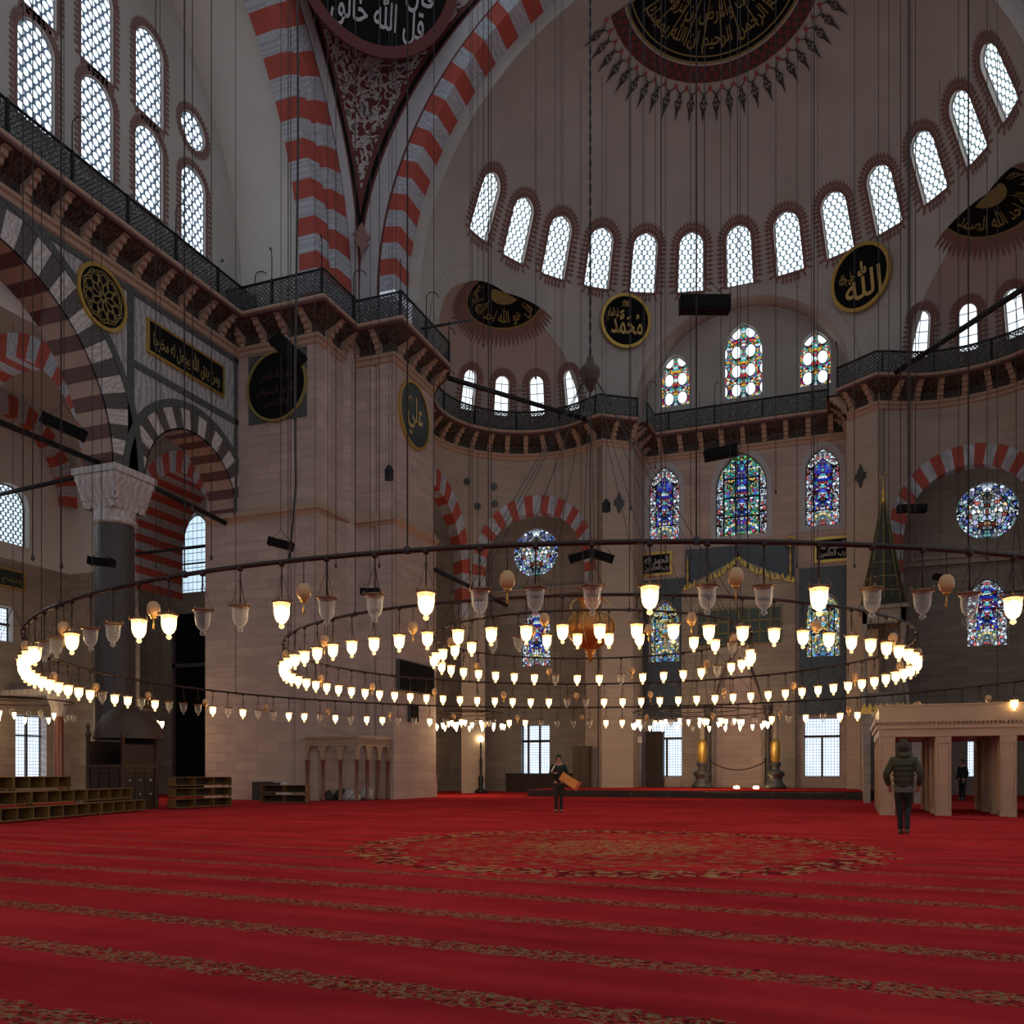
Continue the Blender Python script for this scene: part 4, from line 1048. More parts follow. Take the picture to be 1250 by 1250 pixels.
# ------------------------------------------------------------------ exedra lower walls and niches behind them
for s, side in ((-1, 'left'), (1, 'right')):
    C, Nn, T = EC[s], EN[s], ET[s]
    def S(a, z, d=0., C=C, Nn=Nn, T=T): return Vector((C.x, C.y, z))+(Nn*cos(a)+T*sin(a))*(RE+d)
    A0, A1 = -.42, .84            # arch centres along the niche (angle)
    HW0, HW1 = .42, .56           # angular half widths
    ZA = 12.7
    def og(a, z, s=s):
        g = 9.
        for c, hw in ((A0, HW0), (A1, HW1)):
            x = (a-c)/hw; y = (z-ZA)/(4.5 if c == A0 else 3.8)
            g = min(g, (abs(x)-1)*4. if z < ZA else (hypot(x, y)-1)*4.)
        return g
    m = MB(); clipgrid(S, lin(-pi/2, pi/2, 90), lin(0, 21, 70), og, m, UV=lambda u, v: (u*RE, v))
    struct(m, 'wall_%s_niche' % side, M['buff'], 'curved buff stone wall of the %s corner niche under the gallery' % side, weld=True)
    for c, hw, nv, nm in ((A0, HW0, 19, 'side'), (A1, HW1, 23, 'front')):
        m = MB(); F = lambda a, b, d, c=c, hw=hw, S=S: S(c+hw*a, ZA+(4.5 if hw == HW0 else 3.8)*b, d)
        arch_ring(m, F, 0, 0, 1.0, 1.27 if nm == 'front' else 1.24, nv, (0, 1), -.05 if nm == 'front' else -.07, .75)
        for sx in (-1, 1):
            for i in range(3):
                r1 = 1.25; z0, z1 = -.19*(i+1), -.19*i
                m.face([F(sx, z0, -.05), F(sx*r1, z0, -.05), F(sx*r1, z1, -.05), F(sx, z1, -.05)], (i+1) % 2)
                m.face([F(sx, z0, -.05), F(sx, z0, .7), F(sx, z1, .7), F(sx, z1, -.05)], (i+1) % 2)
        struct(m, 'wall_%s_niche_%s_arch' % (side, nm), [M['vred'], M['vblue']], 'red and white striped %s arch of the %s corner niche' % (nm, side), cat='arch')
    u0, u1 = 5.8, 18.5
    x0, x1 = (AX-u1, AX-u0) if s < 0 else (AX+u0, AX+u1)
    m = MB(); uc = 12.65; xc = AX+s*uc
    fill(m, FY(52.6), [(x0, 0), (x1, 0), (x1, 21), (x0, 21)], 0, 0, [[(xc+a, 13.55+b) for a, b in outline('circle', 3.0, 3.0)], [(xc+a, 7.9+b) for a, b in outline('point', 1.95, 3.6)], [(xc+a, .95+b) for a, b in outline('rect', 1.9, 3.25)]])
    xs = AX+s*u1
    fill(m, lambda a, b, d: Vector((xs, a, b)), [(38, 0), (52.6, 0), (52.6, 21), (38, 21)], 0)
    struct(m, 'wall_%s_niche_back' % side, M['beige'], 'stone back wall of the %s corner niche with a round window' % side)
    m = MB(); m.box(x0, x1, 52.35, 52.6, 12.3, 12.6); m.box(x0, x1, 52.25, 52.6, 12.6, 12.75); struct(m, 'trim_%d' % (24+s), M['buff'], 'stone ledge under the round window of the %s niche' % side, cat='moulding')
    nf = 'left of the prayer niche' if s < 0 else 'at the right edge'
    F = FY(52.6, xc, 13.55)
    w = window(F, 'circle', 3., 3., 'st_round', 'round stained rosette window ' + nf, .22, frame='steel')
    m = MB(); G = lambda a, b, d: F(a, b, d)-w.location
    ring_face(m, G, outline('circle', 2.0, 3.), outline('circle', 2.95, 3.), .17); m.build('outer_glass_ring', M['st_roundrim'], w)
    m = MB(); ring_face(m, G, outline('circle', 1.92, 3.), outline('circle', 2.04, 3.), .15); m.build('lead_ring', M['iron'], w)
    w = window(FY(52.6, xc, 7.9), 'point', 1.95, 3.6, 'st_scroll', 'pointed stained window with blue centre ' + nf, .3, frame='steel')
    m = MB(); F2 = FY(52.6, xc, 7.9); G = lambda a, b, d: F2(a, b, d)-w.location
    fill(m, G, [(-.5, .9), (.5, .9), (.5, 2.9), (0, 3.25), (-.5, 2.9)], .24); m.build('centre_panel', M['st_blue'], w)
    m = MB(); fill(m, G, [(-.5, .25), (.5, .25), (.5, .8), (-.5, .8)], .24); m.build('lower_panel', M['st_warm'], w)
    window(FY(52.6, xc, .95), 'rect', 1.9, 3.25, 'casement', 'bright lower casement window ' + nf, .45, rim='marble_dark', frame='vblack', bars=[(.15, .27, 0, 3.25), (-.9, .95, 2.15, 2.3), (-.62, -.5, 0, 3.25)])
    # jamb pier beside the prayer wall
    m = MB(); q = [(AX+s*5.68, 52.7), (AX+s*5.68, 49.5), (AX+s*7.2, 48.35), (AX+s*8.4, 49.6), (AX+s*8.4, 52.7)]
    if s < 0: q = q[::-1]
    m.prism(q, 0, 20.9); struct(m, 'wall_%s_jamb' % side, M['buff'], 'plain buff stone pier %s of the prayer niche wall' % side)
    # little painted diamonds on the jamb
    c = Vector((AX+s*6.35, 48.93, 16.45)); Fd = facing(c, Vector((-s*.62, -.78, 0)))
    o = [(0, -.62), (.10, -.4), (.16, -.2), (.34, -.12), (.26, 0), (.34, .12), (.16, .2), (.10, .4), (0, .62)]
    m = MB(); plate(m, Fd, o+[(-a, b) for a, b in o[-2:0:-1]], -.04, .03); m.build('wall_ornament', M['steel'], label='small dark diamond ornament on the stone pier %s of the prayer wall' % side, cat='ornament')
# roundels of the qibla semi-dome
for px, py, txt, nm, R in ((762, 394, 'محمد', 'black roundel with gold rim and gold script left of the coloured gallery windows', 1.5), (1054, 340, 'الله', 'black roundel with gold rim and gold script right of the coloured gallery windows', 1.68)):
    dd = ray(px, py); o = Vector((0, 0, EYE)); Cc = Vector((AX, YB, ZB)); A = dd.dot(dd); B = 2*dd.dot(o-Cc); c = (o-Cc).dot(o-Cc)-RB*RB; t = (-B+sqrt(B*B-4*A*c))/(2*A); p = o+dd*t
    nrm = (Cc-p).normalized(); nrm.z = -.12; nrm.normalize(); Fq = facing(p+nrm*.25, nrm)
    if txt == 'محمد': tx = [(txt, .05, -.05, 1.25, .9), ('عليه السلام', -.5, .2, .45, .5), ('ﷺ', 0, .62, .3, .25)]
    else: tx = [(txt, .08, -.1, 1.2, 1.1), ('جل جلاله', -.45, .1, .5, .4), ('◆', .6, .0, .08, .08)]
    roundel(Fq, R, 'calligraphy_roundel', 'gold', 'black', tx, 'goldpaint', nm, .11)
Fp1 = FY(32.38, -23.2, 18.0)
roundel(Fp1, 1.55, 'calligraphy_roundel', 'olivegold', 'black', [('سورة الاخلاص', 0, .3, 1.1, .3), ('الله نور السموات', 0, -.1, 1.3, .35), ('والارض', 0, -.45, .8, .25)], 'wood', 'dim black roundel on a grey slab on the near face of the left pier', .07, square=1.5)
Fp2 = FX(-19.0, 37.1, 17.9)
roundel(Fp2, 1.55, 'calligraphy_roundel', 'gold', 'blackgreen', [('علي', 0, -.05, 1.0, 1.2), ('رضي', -.35, .4, .4, .3)], 'goldpaint', 'dark green roundel with thin gold rim on the side face of the left pier', .08)
# ------------------------------------------------------------------ prayer-niche wall
YQ = 52.1; HW = 5.7
FQ = FY(YQ, AX)
QW = [(-4.43, 14.95, 1.8, 4.35, 'point', 'st_scroll'), (.02, 14.85, 2.85, 4.75, 'point', 'st_teal'), (4.43, 14.95, 1.8, 4.35, 'point', 'st_scroll'),
      (-4.4, 7.75, 1.75, 3.6, 'point', 'st_warm'), (4.45, 7.65, 1.8, 3.65, 'point', 'st_warm'), (-4.3, .95, 1.9, 3.3, 'rect', 'casement'), (4.4, .95, 1.9, 3.3, 'rect', 'casement')]
m = MB(); fill(m, FQ, [(-HW, 0), (HW, 0), (HW, 20.9), (-HW, 20.9)], 0, 0, [[(u+a, z+b) for a, b in outline(k, w, h)] for u, z, w, h, k, p in QW])
struct(m, 'wall_qibla', M['pink'], 'stone prayer wall with three tall coloured windows under the gallery')
nms = ['left of the three tall upper ones', 'broad middle one of the three tall upper ones', 'right of the three tall upper ones', 'small one left of the prayer niche', 'small one right of the prayer niche', 'left of the niche', 'right of the niche']
for (u, z, w, h, k, p), nm in zip(QW, nms):
    if k == 'rect':
        window(FY(YQ, AX+u, z), k, w, h, p, 'tall lower casement window with white daylight ' + nm, .45, rim='marble_dark', frame='vblack', bars=[(-.06, .06, 0, 2.2), (-w/2, w/2, 2.2, 2.34)]); continue
    r = window(FY(YQ, AX+u, z), k, w, h, p, 'pointed stained glass window, ' + nm, .3, frame='steel'); G = (lambda a, b, d, u=u, z=z, o=r.location.copy(): Vector((AX+u+a, YQ+d, z+b))-o)
    def panel(pts, mat, nm2, d=.25):
        m = MB(); fill(m, G, pts, d); m.build(nm2, M[mat], r)
    def lead(segs, wd=.06):
        m = MB()
        for a, b in segs: trimpoly(m, lambda x, y, d: G(x, y, d+.24), [a, b], wd, -.03)
        m.build('lead_bar', M['iron'], r)
    if p == 'st_scroll':
        panel([(-.48, .95), (.48, .95), (.48, 3.3), (0, 3.75), (-.48, 3.3)], 'st_blue', 'centre_panel'); panel([(-.55, .35), (.55, .35), (.55, .82), (-.55, .82)], 'st_warm', 'lower_panel')
        lead([((-.5, .9), (-.5, 3.3)), ((.5, .9), (.5, 3.3)), ((-.9, .9), (.9, .9)), ((-.5, 3.3), (0, 3.8)), ((.5, 3.3), (0, 3.8))])
    if p == 'st_teal':
        panel([(-1.38, .1), (-1.0, .1), (-1.0, 3.4), (-1.38, 3.2)], 'st_scroll', 'border_panel'); panel([(1.0, .1), (1.38, .1), (1.38, 3.2), (1.0, 3.4)], 'st_scroll', 'border_panel'); panel([(-.28, .3), (.28, .3), (.28, 4.3), (-.28, 4.3)], 'st_blue', 'centre_panel', .255)
        lead([((-1., 0), (-1., 3.6)), ((1., 0), (1., 3.6)), ((-.33, 0), (-.33, 4.3)), ((.33, 0), (.33, 4.3)), ((-1, 1.1), (1, 1.1)), ((-1, 2.2), (1, 2.2)), ((-1, 3.3), (1, 3.3)), ((-1.4, 1.3), (-1, 1.3)), ((1, 1.3), (1.4, 1.3)), ((-1.4, 2.6), (-1, 2.6)), ((1, 2.6), (1.4, 2.6))], .09)
    if p == 'st_warm': lead([((-.6, .1), (-.6, 2.6)), ((.6, .1), (.6, 2.6)), ((-.6, 2.6), (.6, 2.6)), ((-.6, 1.3), (.6, 1.3))])
    if z > 12:
        m = MB(); ring_face(m, G, outline(k, w, h, .02), outline(k, w, h, .3), -.04); loop_prism(m, G, outline(k, w, h, .3), -.04, .02); m.build('pale_surround', M['strip'], r)
# tile facing
def tilebox(u0, u1, z0, z1, th, mat, name, label, holes=(), Y=YQ):
    m = MB(); F = FY(Y-th, AX); lp = [(u0, z0), (u1, z0), (u1, z1), (u0, z1)]; fill(m, F, lp, 0, 0, holes); loop_prism(m, F, lp, 0, th)
    for h in holes: loop_prism(m, F, h, 0, th)
    return m.build(name, M[mat], label=label, cat='tile panel', kind='structure')
for s, sd, u, z in ((-1, 'left', -4.4, 7.75), (1, 'right', 4.45, 7.65)):
    a0, a1 = (u-1.25, u+1.2)
    tilebox(a0, a1, .9 if False else 4.4, 12.6, .12, 'tile', 'wall_%s_tile_panel' % sd, 'blue green flowered tile facing round the small stained window %s of the niche' % sd, [[(u+a, z+b) for a, b in outline('point', 1.8, 3.65, .02)]])
    F = FY(YQ-.14, AX+u, 5.0); m = MB(); c = [(1.0*cos(t), .75+.95*sin(t)) for t in lin(0, 2*pi, 40)][:-1]; ci = [(.82*cos(t), .75+.78*sin(t)) for t in lin(0, 2*pi, 40)][:-1]
    ring_face(m, F, ci, c, -.02); loop_prism(m, F, c, -.02, .02); m2 = MB(); fill(m2, F, ci, -.01)
    e = empty('tile_roundel', F(0, .75, 0), label='dark tile roundel over the lower window %s of the niche' % sd, cat='tile panel')
    for mm, nn_, mt in ((m, 'rim', 'marble_dark'), (m2, 'field', 'tile')):
        o = mm.build(nn_, M[mt], e); o.location = -e.location
    plaque(FY(YQ-.02, AX+u*1.08-(.1 if s < 0 else -.1), 13.55), 1.9, 1.42, ['الحمد لله', 'رب العالمين'], 'black square panel with white script and gold frame %s above the niche' % sd, ink='strip', fw=.16)
m = MB()   # mihrab frame, niche and gilded crest
tilebox(-3.15, 2.95, 10.9, 14.2, .15, 'tile', 'wall_crest_tile_panel', 'dark flowered tile field above the prayer niche')
e = empty('prayer_niche', (AX-.1, YQ, 0), label='marble prayer niche with gilded crest in the middle of the far wall', cat='mihrab', kind='structure')
G = lambda a, b, d: Vector((a, d, b))
m = MB()
ns = 20
outer = [(-3.2, 0), (3.1, 0), (3.1, 11.9), (0, 13.55), (-3.2, 11.9)]
nic = [(-1.35, 0), (1.35, 0)]+[(1.35*cos(t)*(1-.25*sin(t)), 5.+3.1*sin(t)) for t in lin(0, pi, 14)]
outer = [(-3.2, 0), (-1.35, 0)]+nic[2:][::-1]+[(1.35, 0), (3.1, 0), (3.1, 11.9), (0, 13.4), (-3.2, 11.9)]
fill(m, G, outer, -.45); loop_prism(m, G, [(-3.2, 0), (3.1, 0), (3.1, 11.9), (0, 13.4), (-3.2, 11.9)], -.45, 0)
m.build('marble_frame', M['beige'], e)
m = MB()
for i in range(ns):
    a, b = pi*i/ns, pi*(i+1)/ns
    for z0, z1, r0, r1 in [(0, 5, 1.35, 1.35), (5, 5.8, 1.35, 1.15), (5.8, 6.6, 1.15, .85), (6.6, 7.4, .85, .5), (7.4, 8.1, .5, .05)]:
        f = lambda r, t, z: (r*cos(t), -.44+r*.9*sin(t), z)
        m.face([f(r0, a, z0), f(r0, b, z0), f(r1, b, z1), f(r1, a, z1)])
m.build('niche_recess', M['marble'], e)
m = MB()
for sx in (-1, 1):
    pts = [(0, 13.45), (.25, 13.0), (.6, 12.85), (.9, 12.5), (1.4, 12.4), (1.8, 12.1), (2.4, 12.05), (3.0, 11.8)]
    for a, b in zip(pts, pts[1:]):
        trimpoly(m, G, [(sx*a[0], a[1]), (sx*b[0], b[1])], .08, -.55)
    for i in range(16):
        t = i/15; k = t*(len(pts)-1); j = min(int(k), len(pts)-2); x = pts[j][0]+(pts[j+1][0]-pts[j][0])*(k-j); z = pts[j][1]+(pts[j+1][1]-pts[j][1])*(k-j)
        o = [(sx*x-.09, z+.05), (sx*x+.09, z+.05), (sx*x+.04, z+.22), (sx*x, z+.34), (sx*x-.04, z+.22)]
        plate(m, G, o, -.53, -.46)
    m.lathe([(0, 11.9), (.09, 12.0), (.05, 12.3), (.1, 12.6), (.04, 12.9), (.08, 13.2), (.03, 13.6), (0, 13.9)], (sx*2.85, -.5, 0), 10)
m.build('gilded_crest', M['gold'], e)
m = MB(); plate(m, G, [(-2.25, 8.5), (2.35, 8.5), (2.35, 10.5), (-2.25, 10.5)], -.52, -.45); m.build('green_inscription', M['tile_green'], e)
m = MB()
for z in (8.5, 9.15, 9.8, 10.5): trimpoly(m, G, [(-2.25, z), (2.35, z)], .06, -.55)
for i in range(9): x = -2.25+4.6*i/8; trimpoly(m, G, [(x, 8.5), (x, 10.5)], .05, -.55)
m.build('gold_grid', M['olivegold'], e)
m = MB()
for sx in (-1, 1): m.lathe([(.0, 0), (.28, 0), (.28, .4), (.17, .5), (.16, 4.4), (.25, 4.6), (.25, 5.)], (sx*1.65, -.55, 0), 16)
m.build('colonette', M['vblack'], e)
m = MB(); m.tube([(-2.9, -.7, 14.0), (-2.9, -.7, 14.0)], .01) if False else None
m.lathe([(.0, 0), (.22, .0)], (0, 0, 0)) if False else None
c = [(2.85+.28*cos(t), -.5, 14.1+.24*sin(t)) for t in lin(0, 2*pi, 14)][:-1]; m = MB(); m.tube(c, .07, 6, closed=True); m.build('gold_ring', M['gold'], e)
# platform before the niche wall
m = MB(); m.box(-15.1, -6.2, 42, 50.0, 0, .34); m.box(-6.2, 3.0, 41.4, 50, 0, .3); m.box(-15.1, 3.5, 50, 52.3, 0, .3)
struct(m, 'trim_30', M['wood'], 'low dark platform in front of the prayer wall', cat='platform')
m = MB()
for x0, x1, y in ((-15.1, -6.2, 41.98), (-6.2, 3., 41.38)):
    k = int((x1-x0)/1.5)
    for i in range(k): a = x0+(x1-x0)*i/k; m.box(a+.08, a+(x1-x0)/k-.08, y-.02, y+.02, .06, .27)
struct(m, 'trim_31', M['woodin'], 'recessed dark panels on the platform front', cat='platform')
m = MB(); m.face([(-15.0, 42.1, .345), (3., 42.1, .345), (3., 51.9, .345), (-15.0, 51.9, .345)]); m.build('platform_carpet', M['carpet'], label='red carpet laid on the low platform', cat='carpet')
# big candlesticks
def candlestick(x, y, z, lab):
    e = empty('candlestick', (x, y, z), label=lab, cat='candlestick')
    m = MB(); m.lathe([(0, 0), (.55, 0), (.58, .12), (.46, .3), (.34, .45), (.36, .62), (.48, .75), (.46, .9), (.26, 1.0), (.22, 1.15), (.3, 1.3), (.3, 1.42), (0, 1.42)], n=24); m.build('brass_base', M['steel'], e)
    m = MB(); m.lathe([(.24, 1.42), (.26, 1.6), (.3, 2.0), (.26, 2.45), (.16, 2.65), (0, 2.7)], n=24); m.build('gilded_holder', M['gold'], e)
    m = MB(); m.lathe([(.13, 2.6), (.12, 4.2), (0, 4.25)], n=16); m.build('candle', M['beige'], e)
candlestick(*atY(857, 945, 49.)[:2], .34, 'large gilded candlestick left of the prayer niche')
candlestick(*atY(947, 945, 49.)[:2], .34, 'large gilded candlestick right of the prayer niche')
# rope barrier
e = empty('chain_barrier', (AX, 49.3, .34), label='low black chain barrier across the prayer niche', cat='barrier')
m = MB(); [m.lathe([(0, 0), (.18, 0), (.05, .08), (.04, 1.5), (.09, 1.55), (0, 1.65)], (x, 0, 0), 10) for x in (-1.3, 1.6)]; m.build('post', M['iron'], e)
m = MB(); m.tube([(-1.3+2.9*t, 0, 1.45-.75*4*t*(1-t)*.6) for t in lin(0, 1, 14)], .03, 5); m.build('chain', M['iron'], e)
for x in (899, 923):
    p = atY(x, 955, 48.6); m = MB(); m.lathe([(0, 0), (.16, 0), (.13, .12), (0, .14)], n=12); m.build('floor_light', M['bulb'], loc=(p.x, p.y, .345), label='tiny bright floor light before the prayer niche, %s one' % ('left' if x < 910 else 'right'), cat='light')
# dark cabinet against the wall, cabinet by jamb
def cabinet(p, w, d, h, name, label, cols=2, rows=2, mat='wood'):
    e = empty(name, p, label=label, cat='cabinet'); m = MB(); m.box(-w/2, w/2, 0, d, 0, h); m.box(-w/2-.04, w/2+.04, -.04, d, h-.1, h); m.build('body', M[mat], e)
    for i in range(cols):
        m = MB(); x0 = -w/2+w*i/cols; m.box(x0+.04, x0+w/cols-.04, -.03, 0, .08, h-.14)
        for j in range(rows): z0 = .14+(h-.32)*j/rows; m.box(x0+.12, x0+w/cols-.12, -.05, -.03, z0, z0+(h-.32)/rows-.1)
        dr = m.build('door', M[mat], e); m = MB(); m.lathe([(0, 0), (.025, .0), (.03, .03), (0, .045)], n=8, M=Matrix.Rotation(pi/2, 4, 'X')); m.build('knob', M['brass'], dr, loc=(x0+w/cols-.08, -.03, h*.5))
    return e
cabinet(atY(709, 955, 48.0).xy.to_3d()+Vector((0, 0, .34)), .95, .45, 2.35, 'cupboard', 'narrow dark wooden cupboard standing on the platform left of the prayer wall')
cabinet(Vector((-10.55, 51.2, .3)), 1.0, .5, 3.3, 'cupboard', 'tall dark cupboard by the dark tiled corner left of the lower window', 2, 3, 'woodin')
m = MB(); m.box(-.13, .13, -.02, .0, -.18, .18); m.build('wall_notice', M['paper'], loc=atY(781, 903, 50.5), label='small pale notice on the dark wall above the tall cupboard', cat='notice')
cabinet(Vector((-17.6, 51.4, 0)), 4.6, .6, 1.15, 'bench', 'long low dark bench under the casement window of the left niche', 4, 1, 'woodin')
# ------------------------------------------------------------------ minbar
mx, my = 1.62, 46.5
e = empty('pulpit', (mx, my, 0), label='tall pulpit tower with green and gold pointed spire right of the prayer wall', cat='minbar')
m = MB(); m.lathe([(1.1, 9.15), (1.18, 9.2), (1.1, 9.35), (.98, 9.45), (.12, 14.2), (0, 14.3)], n=8, smooth=False); m.build('spire', M['greenpaint'], e)
m = MB()
for k in range(8):
    a = 2*pi*k/8; m.tube([(1.0*cos(a), 1.0*sin(a), 9.45), (.12*cos(a), .12*sin(a), 14.2)], .028, 5)
for z in (9.3, 9.9, 10.6, 11.3, 12., 12.7, 13.4):
    r = .98*(14.3-z)/4.85+.02; m.tube([(r*cos(2*pi*k/8), r*sin(2*pi*k/8), z) for k in range(8)], .03, 5, closed=True)
for z in lin(9.7, 13.2, 9):
    r = .98*(14.3-z)/4.85*.96
    for k in range(8):
        a = 2*pi*(k+.5)/8; m.lathe([(0, -.05), (.06, 0), (0, .05)], (r*cos(a)*.97, r*sin(a)*.97, z), 6)
m.build('gold_rib', M['olivegold'], e)
m = MB(); m.lathe([(0, 14.2), (.1, 14.25), (.16, 14.4), (.06, 14.55), (.12, 14.75), (.05, 14.95), (.03, 15.4), (0, 15.5)], n=12); m.tube([(.16*cos(t), 0, 15.65+.16*sin(t)) for t in lin(-pi*1.3, pi*.3, 10)], .03, 5); m.build('gold_finial', M['gold'], e)
m = MB()
for sx in (-1, 1):
    for sy in (-1, 1): m.lathe([(.16, 5.0), (.1, 5.2), (.1, 7.6), (.16, 7.8)], (sx*.85, sy*.85, 0), 12)
    m.box(sx*.85-.1, sx*.85+.1, -.95, .95, 7.8, 9.15); m.box(-.95, .95, sx*.85-.1, sx*.85+.1, 8.3, 9.15)
m.box(-1.1, 1.1, -1.1, 1.1, 9.0, 9.18); m.build('canopy', M['beige'], e)
m = MB(); m.box(-1.05, 1.05, -1.05, 1.05, 0, 5.0)
st = [(-1.05, 0), (-9, 0), (-9, .9), (-1.05, 5.6)]
for sx in (-1.0, .85): m.mesh([Vector((sx+d, y, z)) for d in (0, .15) for y, z in st], [(0, 1, 2, 3), (4, 7, 6, 5), (0, 4, 5, 1), (1, 5, 6, 2), (2, 6, 7, 3), (3, 7, 4, 0)])
m.build('marble_staircase', M['beige'], e)
m = MB(); m.box(-1.0, 1.0, -9.1, -8.9, 2.9, 3.5); [m.box(sx-.12, sx+.12, -9.12, -8.88, 0, 3.0) for sx in (-.9, .9)]
m.build('gate', M['beige'], e)
m = MB(); 
for k in range(11): x = -1.+2.*k/10; plate(m, lambda a, b, d: Vector((a, -9.+d, b)), [(x-.1, 3.5), (x+.1, 3.5), (x+.12, 3.65), (x, 3.95), (x-.12, 3.65)], -.05, .05)
m.build('gilded_cresting', M['gold'], e)
# ------------------------------------------------------------------ muezzin platforms
def mahfil_big():
    e = empty('muezzin_platform', (.85, 27., 0), label='large warm marble platform on square pillars at the right edge', cat='platform')
    W, D, H = 8.2, 5.2, 3.05
    xs = [.2, 1.62, 3.2, 4.8, 6.4, 7.9]; ys = [.2, 1.7, 3.3, 4.9]
    n = 0
    for j, y in enumerate(ys):
        for i, x in enumerate(xs):
            m = MB(); m.box(-.17, .17, -.17, .17, .0, 2.2); m.box(-.2, .2, -.2, .2, 0, .16); m.box(-.2, .2, -.2, .2, 2.02, 2.2)
            for sx in (-1, 1):
                for sy in (-1, 1): m.lathe([(.035, .16), (.035, 2.02)], (sx*.17, sy*.17, 0), 8)
            m.build('pillar', M['mahfil'], e, loc=(x, y, 0))
    m = MB(); m.box(-.02, W, -.02, D, 2.2, 2.42); m.box(-.08, W+.06, -.08, D+.06, 2.42, 2.52); m.box(-.14, W+.1, -.14, D+.1, 2.6, 2.68); m.box(-.04, W, -.04, D, 2.5, 2.62); m.build('architrave', M['mahfil'], e)
    m = MB()
    for i in range(82): m.box(i*.1+.0, i*.1+.05, -.12, -.04, 2.53, 2.6)
    for i in range(50): m.box(-.12, -.04, i*.1, i*.1+.05, 2.53, 2.6)
    m.build('dentil_row', M['mahfil'], e)
    m = MB(); m.box(-.02, W, -.02, .08, 2.68, H); m.box(-.02, .08, 0, D, 2.68, H); m.box(0, W, D-.1, D, 2.68, H); m.box(-.05, W, -.05, .11, H, H+.05); m.box(-.05, .11, 0, D, H, H+.05); m.build('parapet', M['mahfil'], e)
mahfil_big()
m = MB(); m.mesh([(1.3, 27.6, .012), (3.1, 24.9, .012), (4.0, 26.3, .012), (4.2, 30, .012), (1.3, 31, .012)], [(0, 1, 2, 3, 4)]); 
rug = m.build('loose_rug', M['carpet'], label='bright red loose rug lying under the big marble platform', cat='rug')
e = empty('muezzin_platform', (-21.6, 32.1, 0), label='small marble loggia with pointed arches in the corner of the left pier', cat='platform')
def loggia():
    H = 2.75; runs = [(Vector((0, 0, 0)), Vector((2.55, 0, 0)), 3), (Vector((2.56, .006, 0)), Vector((2.56, 2.8, 0)), 3)]
    for p, q, n in runs:
        t = (q-p).normalized(); L = (q-p).length; F = lambda a, b, d, p=p, t=t: p+t*a+Vector((t.y, -t.x, 0))*(-d)+Vector((0, 0, b))
        bw = L/n; lp = [(0, H), (0, 1.75)]
        for i in range(n):
            x0 = i*bw+.1; x1 = (i+1)*bw-.1; c = (x0+x1)/2; w = (x1-x0)/2
            lp += [(x0, 1.75)]+[(c-w*cos(t_)**1.0*(1-.0*t_), 1.75+.62*sin(t_)**.8) for t_ in lin(0, pi/2, 6)][1:]+[(c+w*cos(t_), 1.75+.62*sin(t_)**.8) for t_ in lin(0, pi/2, 6)[::-1]][1:]
        lp += [(L, 1.75), (L, H)]
        m = MB(); fill(m, F, lp, 0); fill(m, F, lp, .14); loop_prism(m, F, lp, 0, .14); plate(m, F, [(0, H-.1), (L, H-.1), (L, H+.004), (0, H+.004)], -.06, .13); plate(m, F, [(0, H-.42), (L, H-.42), (L, H-.36), (0, H-.36)], -.04, .13)
        m.build('arcade_panel', M['mahfil'], e)
        m = MB()
        for i in range(int(L/.12)): x = .06+i*.12; plate(m, F, [(x-.03, H-.3), (x, H-.34), (x+.03, H-.3), (x, H-.16)], -.03, 0)
        m.build('carved_frieze', M['cornice'], e)
        for i in range(n+1):
            m = MB(); m.lathe([(.0, 0), (.11, 0), (.11, .08), (.075, .14), (.075, 1.6), (.11, 1.68), (.12, 1.75), (0, 1.75)], F(min(max(i*bw, .07), L-.07), 0, .07), 12)
            if not (i == 0 and n == 3 and p.x > 1): m.build('colonette', M['redcol'], e)
loggia()
rnd = random.Random(3)
for i, (x, y, z, s) in enumerate([(-20.75, 32.65, 0, .24), (-20.55, 33.3, 0, .3), (-20.0, 33.0, 0, .3), (-19.45, 32.65, 0, .22), (-19.5, 33.6, 0, .36)]):
    m = MB(); n = 12; m.lathe([(0, 0), (s*.9, .02), (s, s*.5), (s*.8, s*1.1), (s*.35, s*1.55), (0, s*1.7)], n=n)
    m.v = [(a+rnd.uniform(-.05, .05), b+rnd.uniform(-.05, .05), max(0, c+rnd.uniform(-.05, .05))) for a, b, c in m.v]
    o = m.build('wrapped_bundle', M['plastic' if i > 1 else 'cable'], loc=(x, y, 0)); tag(o, ['dark bundle stored at the left end of the small loggia', 'dark bundle next to the leftmost one in the small loggia', 'pale wrapped bundle in the middle of the small loggia', 'small pale bundle near the corner post of the small loggia', 'large pale wrapped bundle leaning in the right bay of the small loggia'][i], 'bundle', 'bundles stored in the small loggia')
m = MB(); m.lathe([(.0, -.75), (.85, -.75)], n=4) if False else None
m = MB(); m.box(-.95, .95, -.06, .0, -1.05, 1.05); tv = m.build('body', M['black']); 
def panelbox(name, p, w, h, d, mat, label, rz=0, cat='panel'):
    e = empty(name, p, rz, label=label, cat=cat); m = MB(); m.box(-w/2, w/2, -d/2, d/2, -h/2, h/2); m.build('casing', M['steel'], e); m = MB(); m.box(-w/2+.05, w/2-.05, -d/2-.02, -d/2, -h/2+.05, h/2-.05); m.build('screen', M[mat], e); return e
bpy.data.objects.remove(tv)
panelbox('display_board', (-18.80, 37.0, 5.6), 3.6, 1.4, .12, 'black', 'black rectangular board on the side face of the left pier above the lamps', pi/2, 'board')
panelbox('display_board', (-18.80, 36.7, 3.95), .85, .85, .12, 'black', 'small black box under the black board on the left pier', pi/2, 'board')
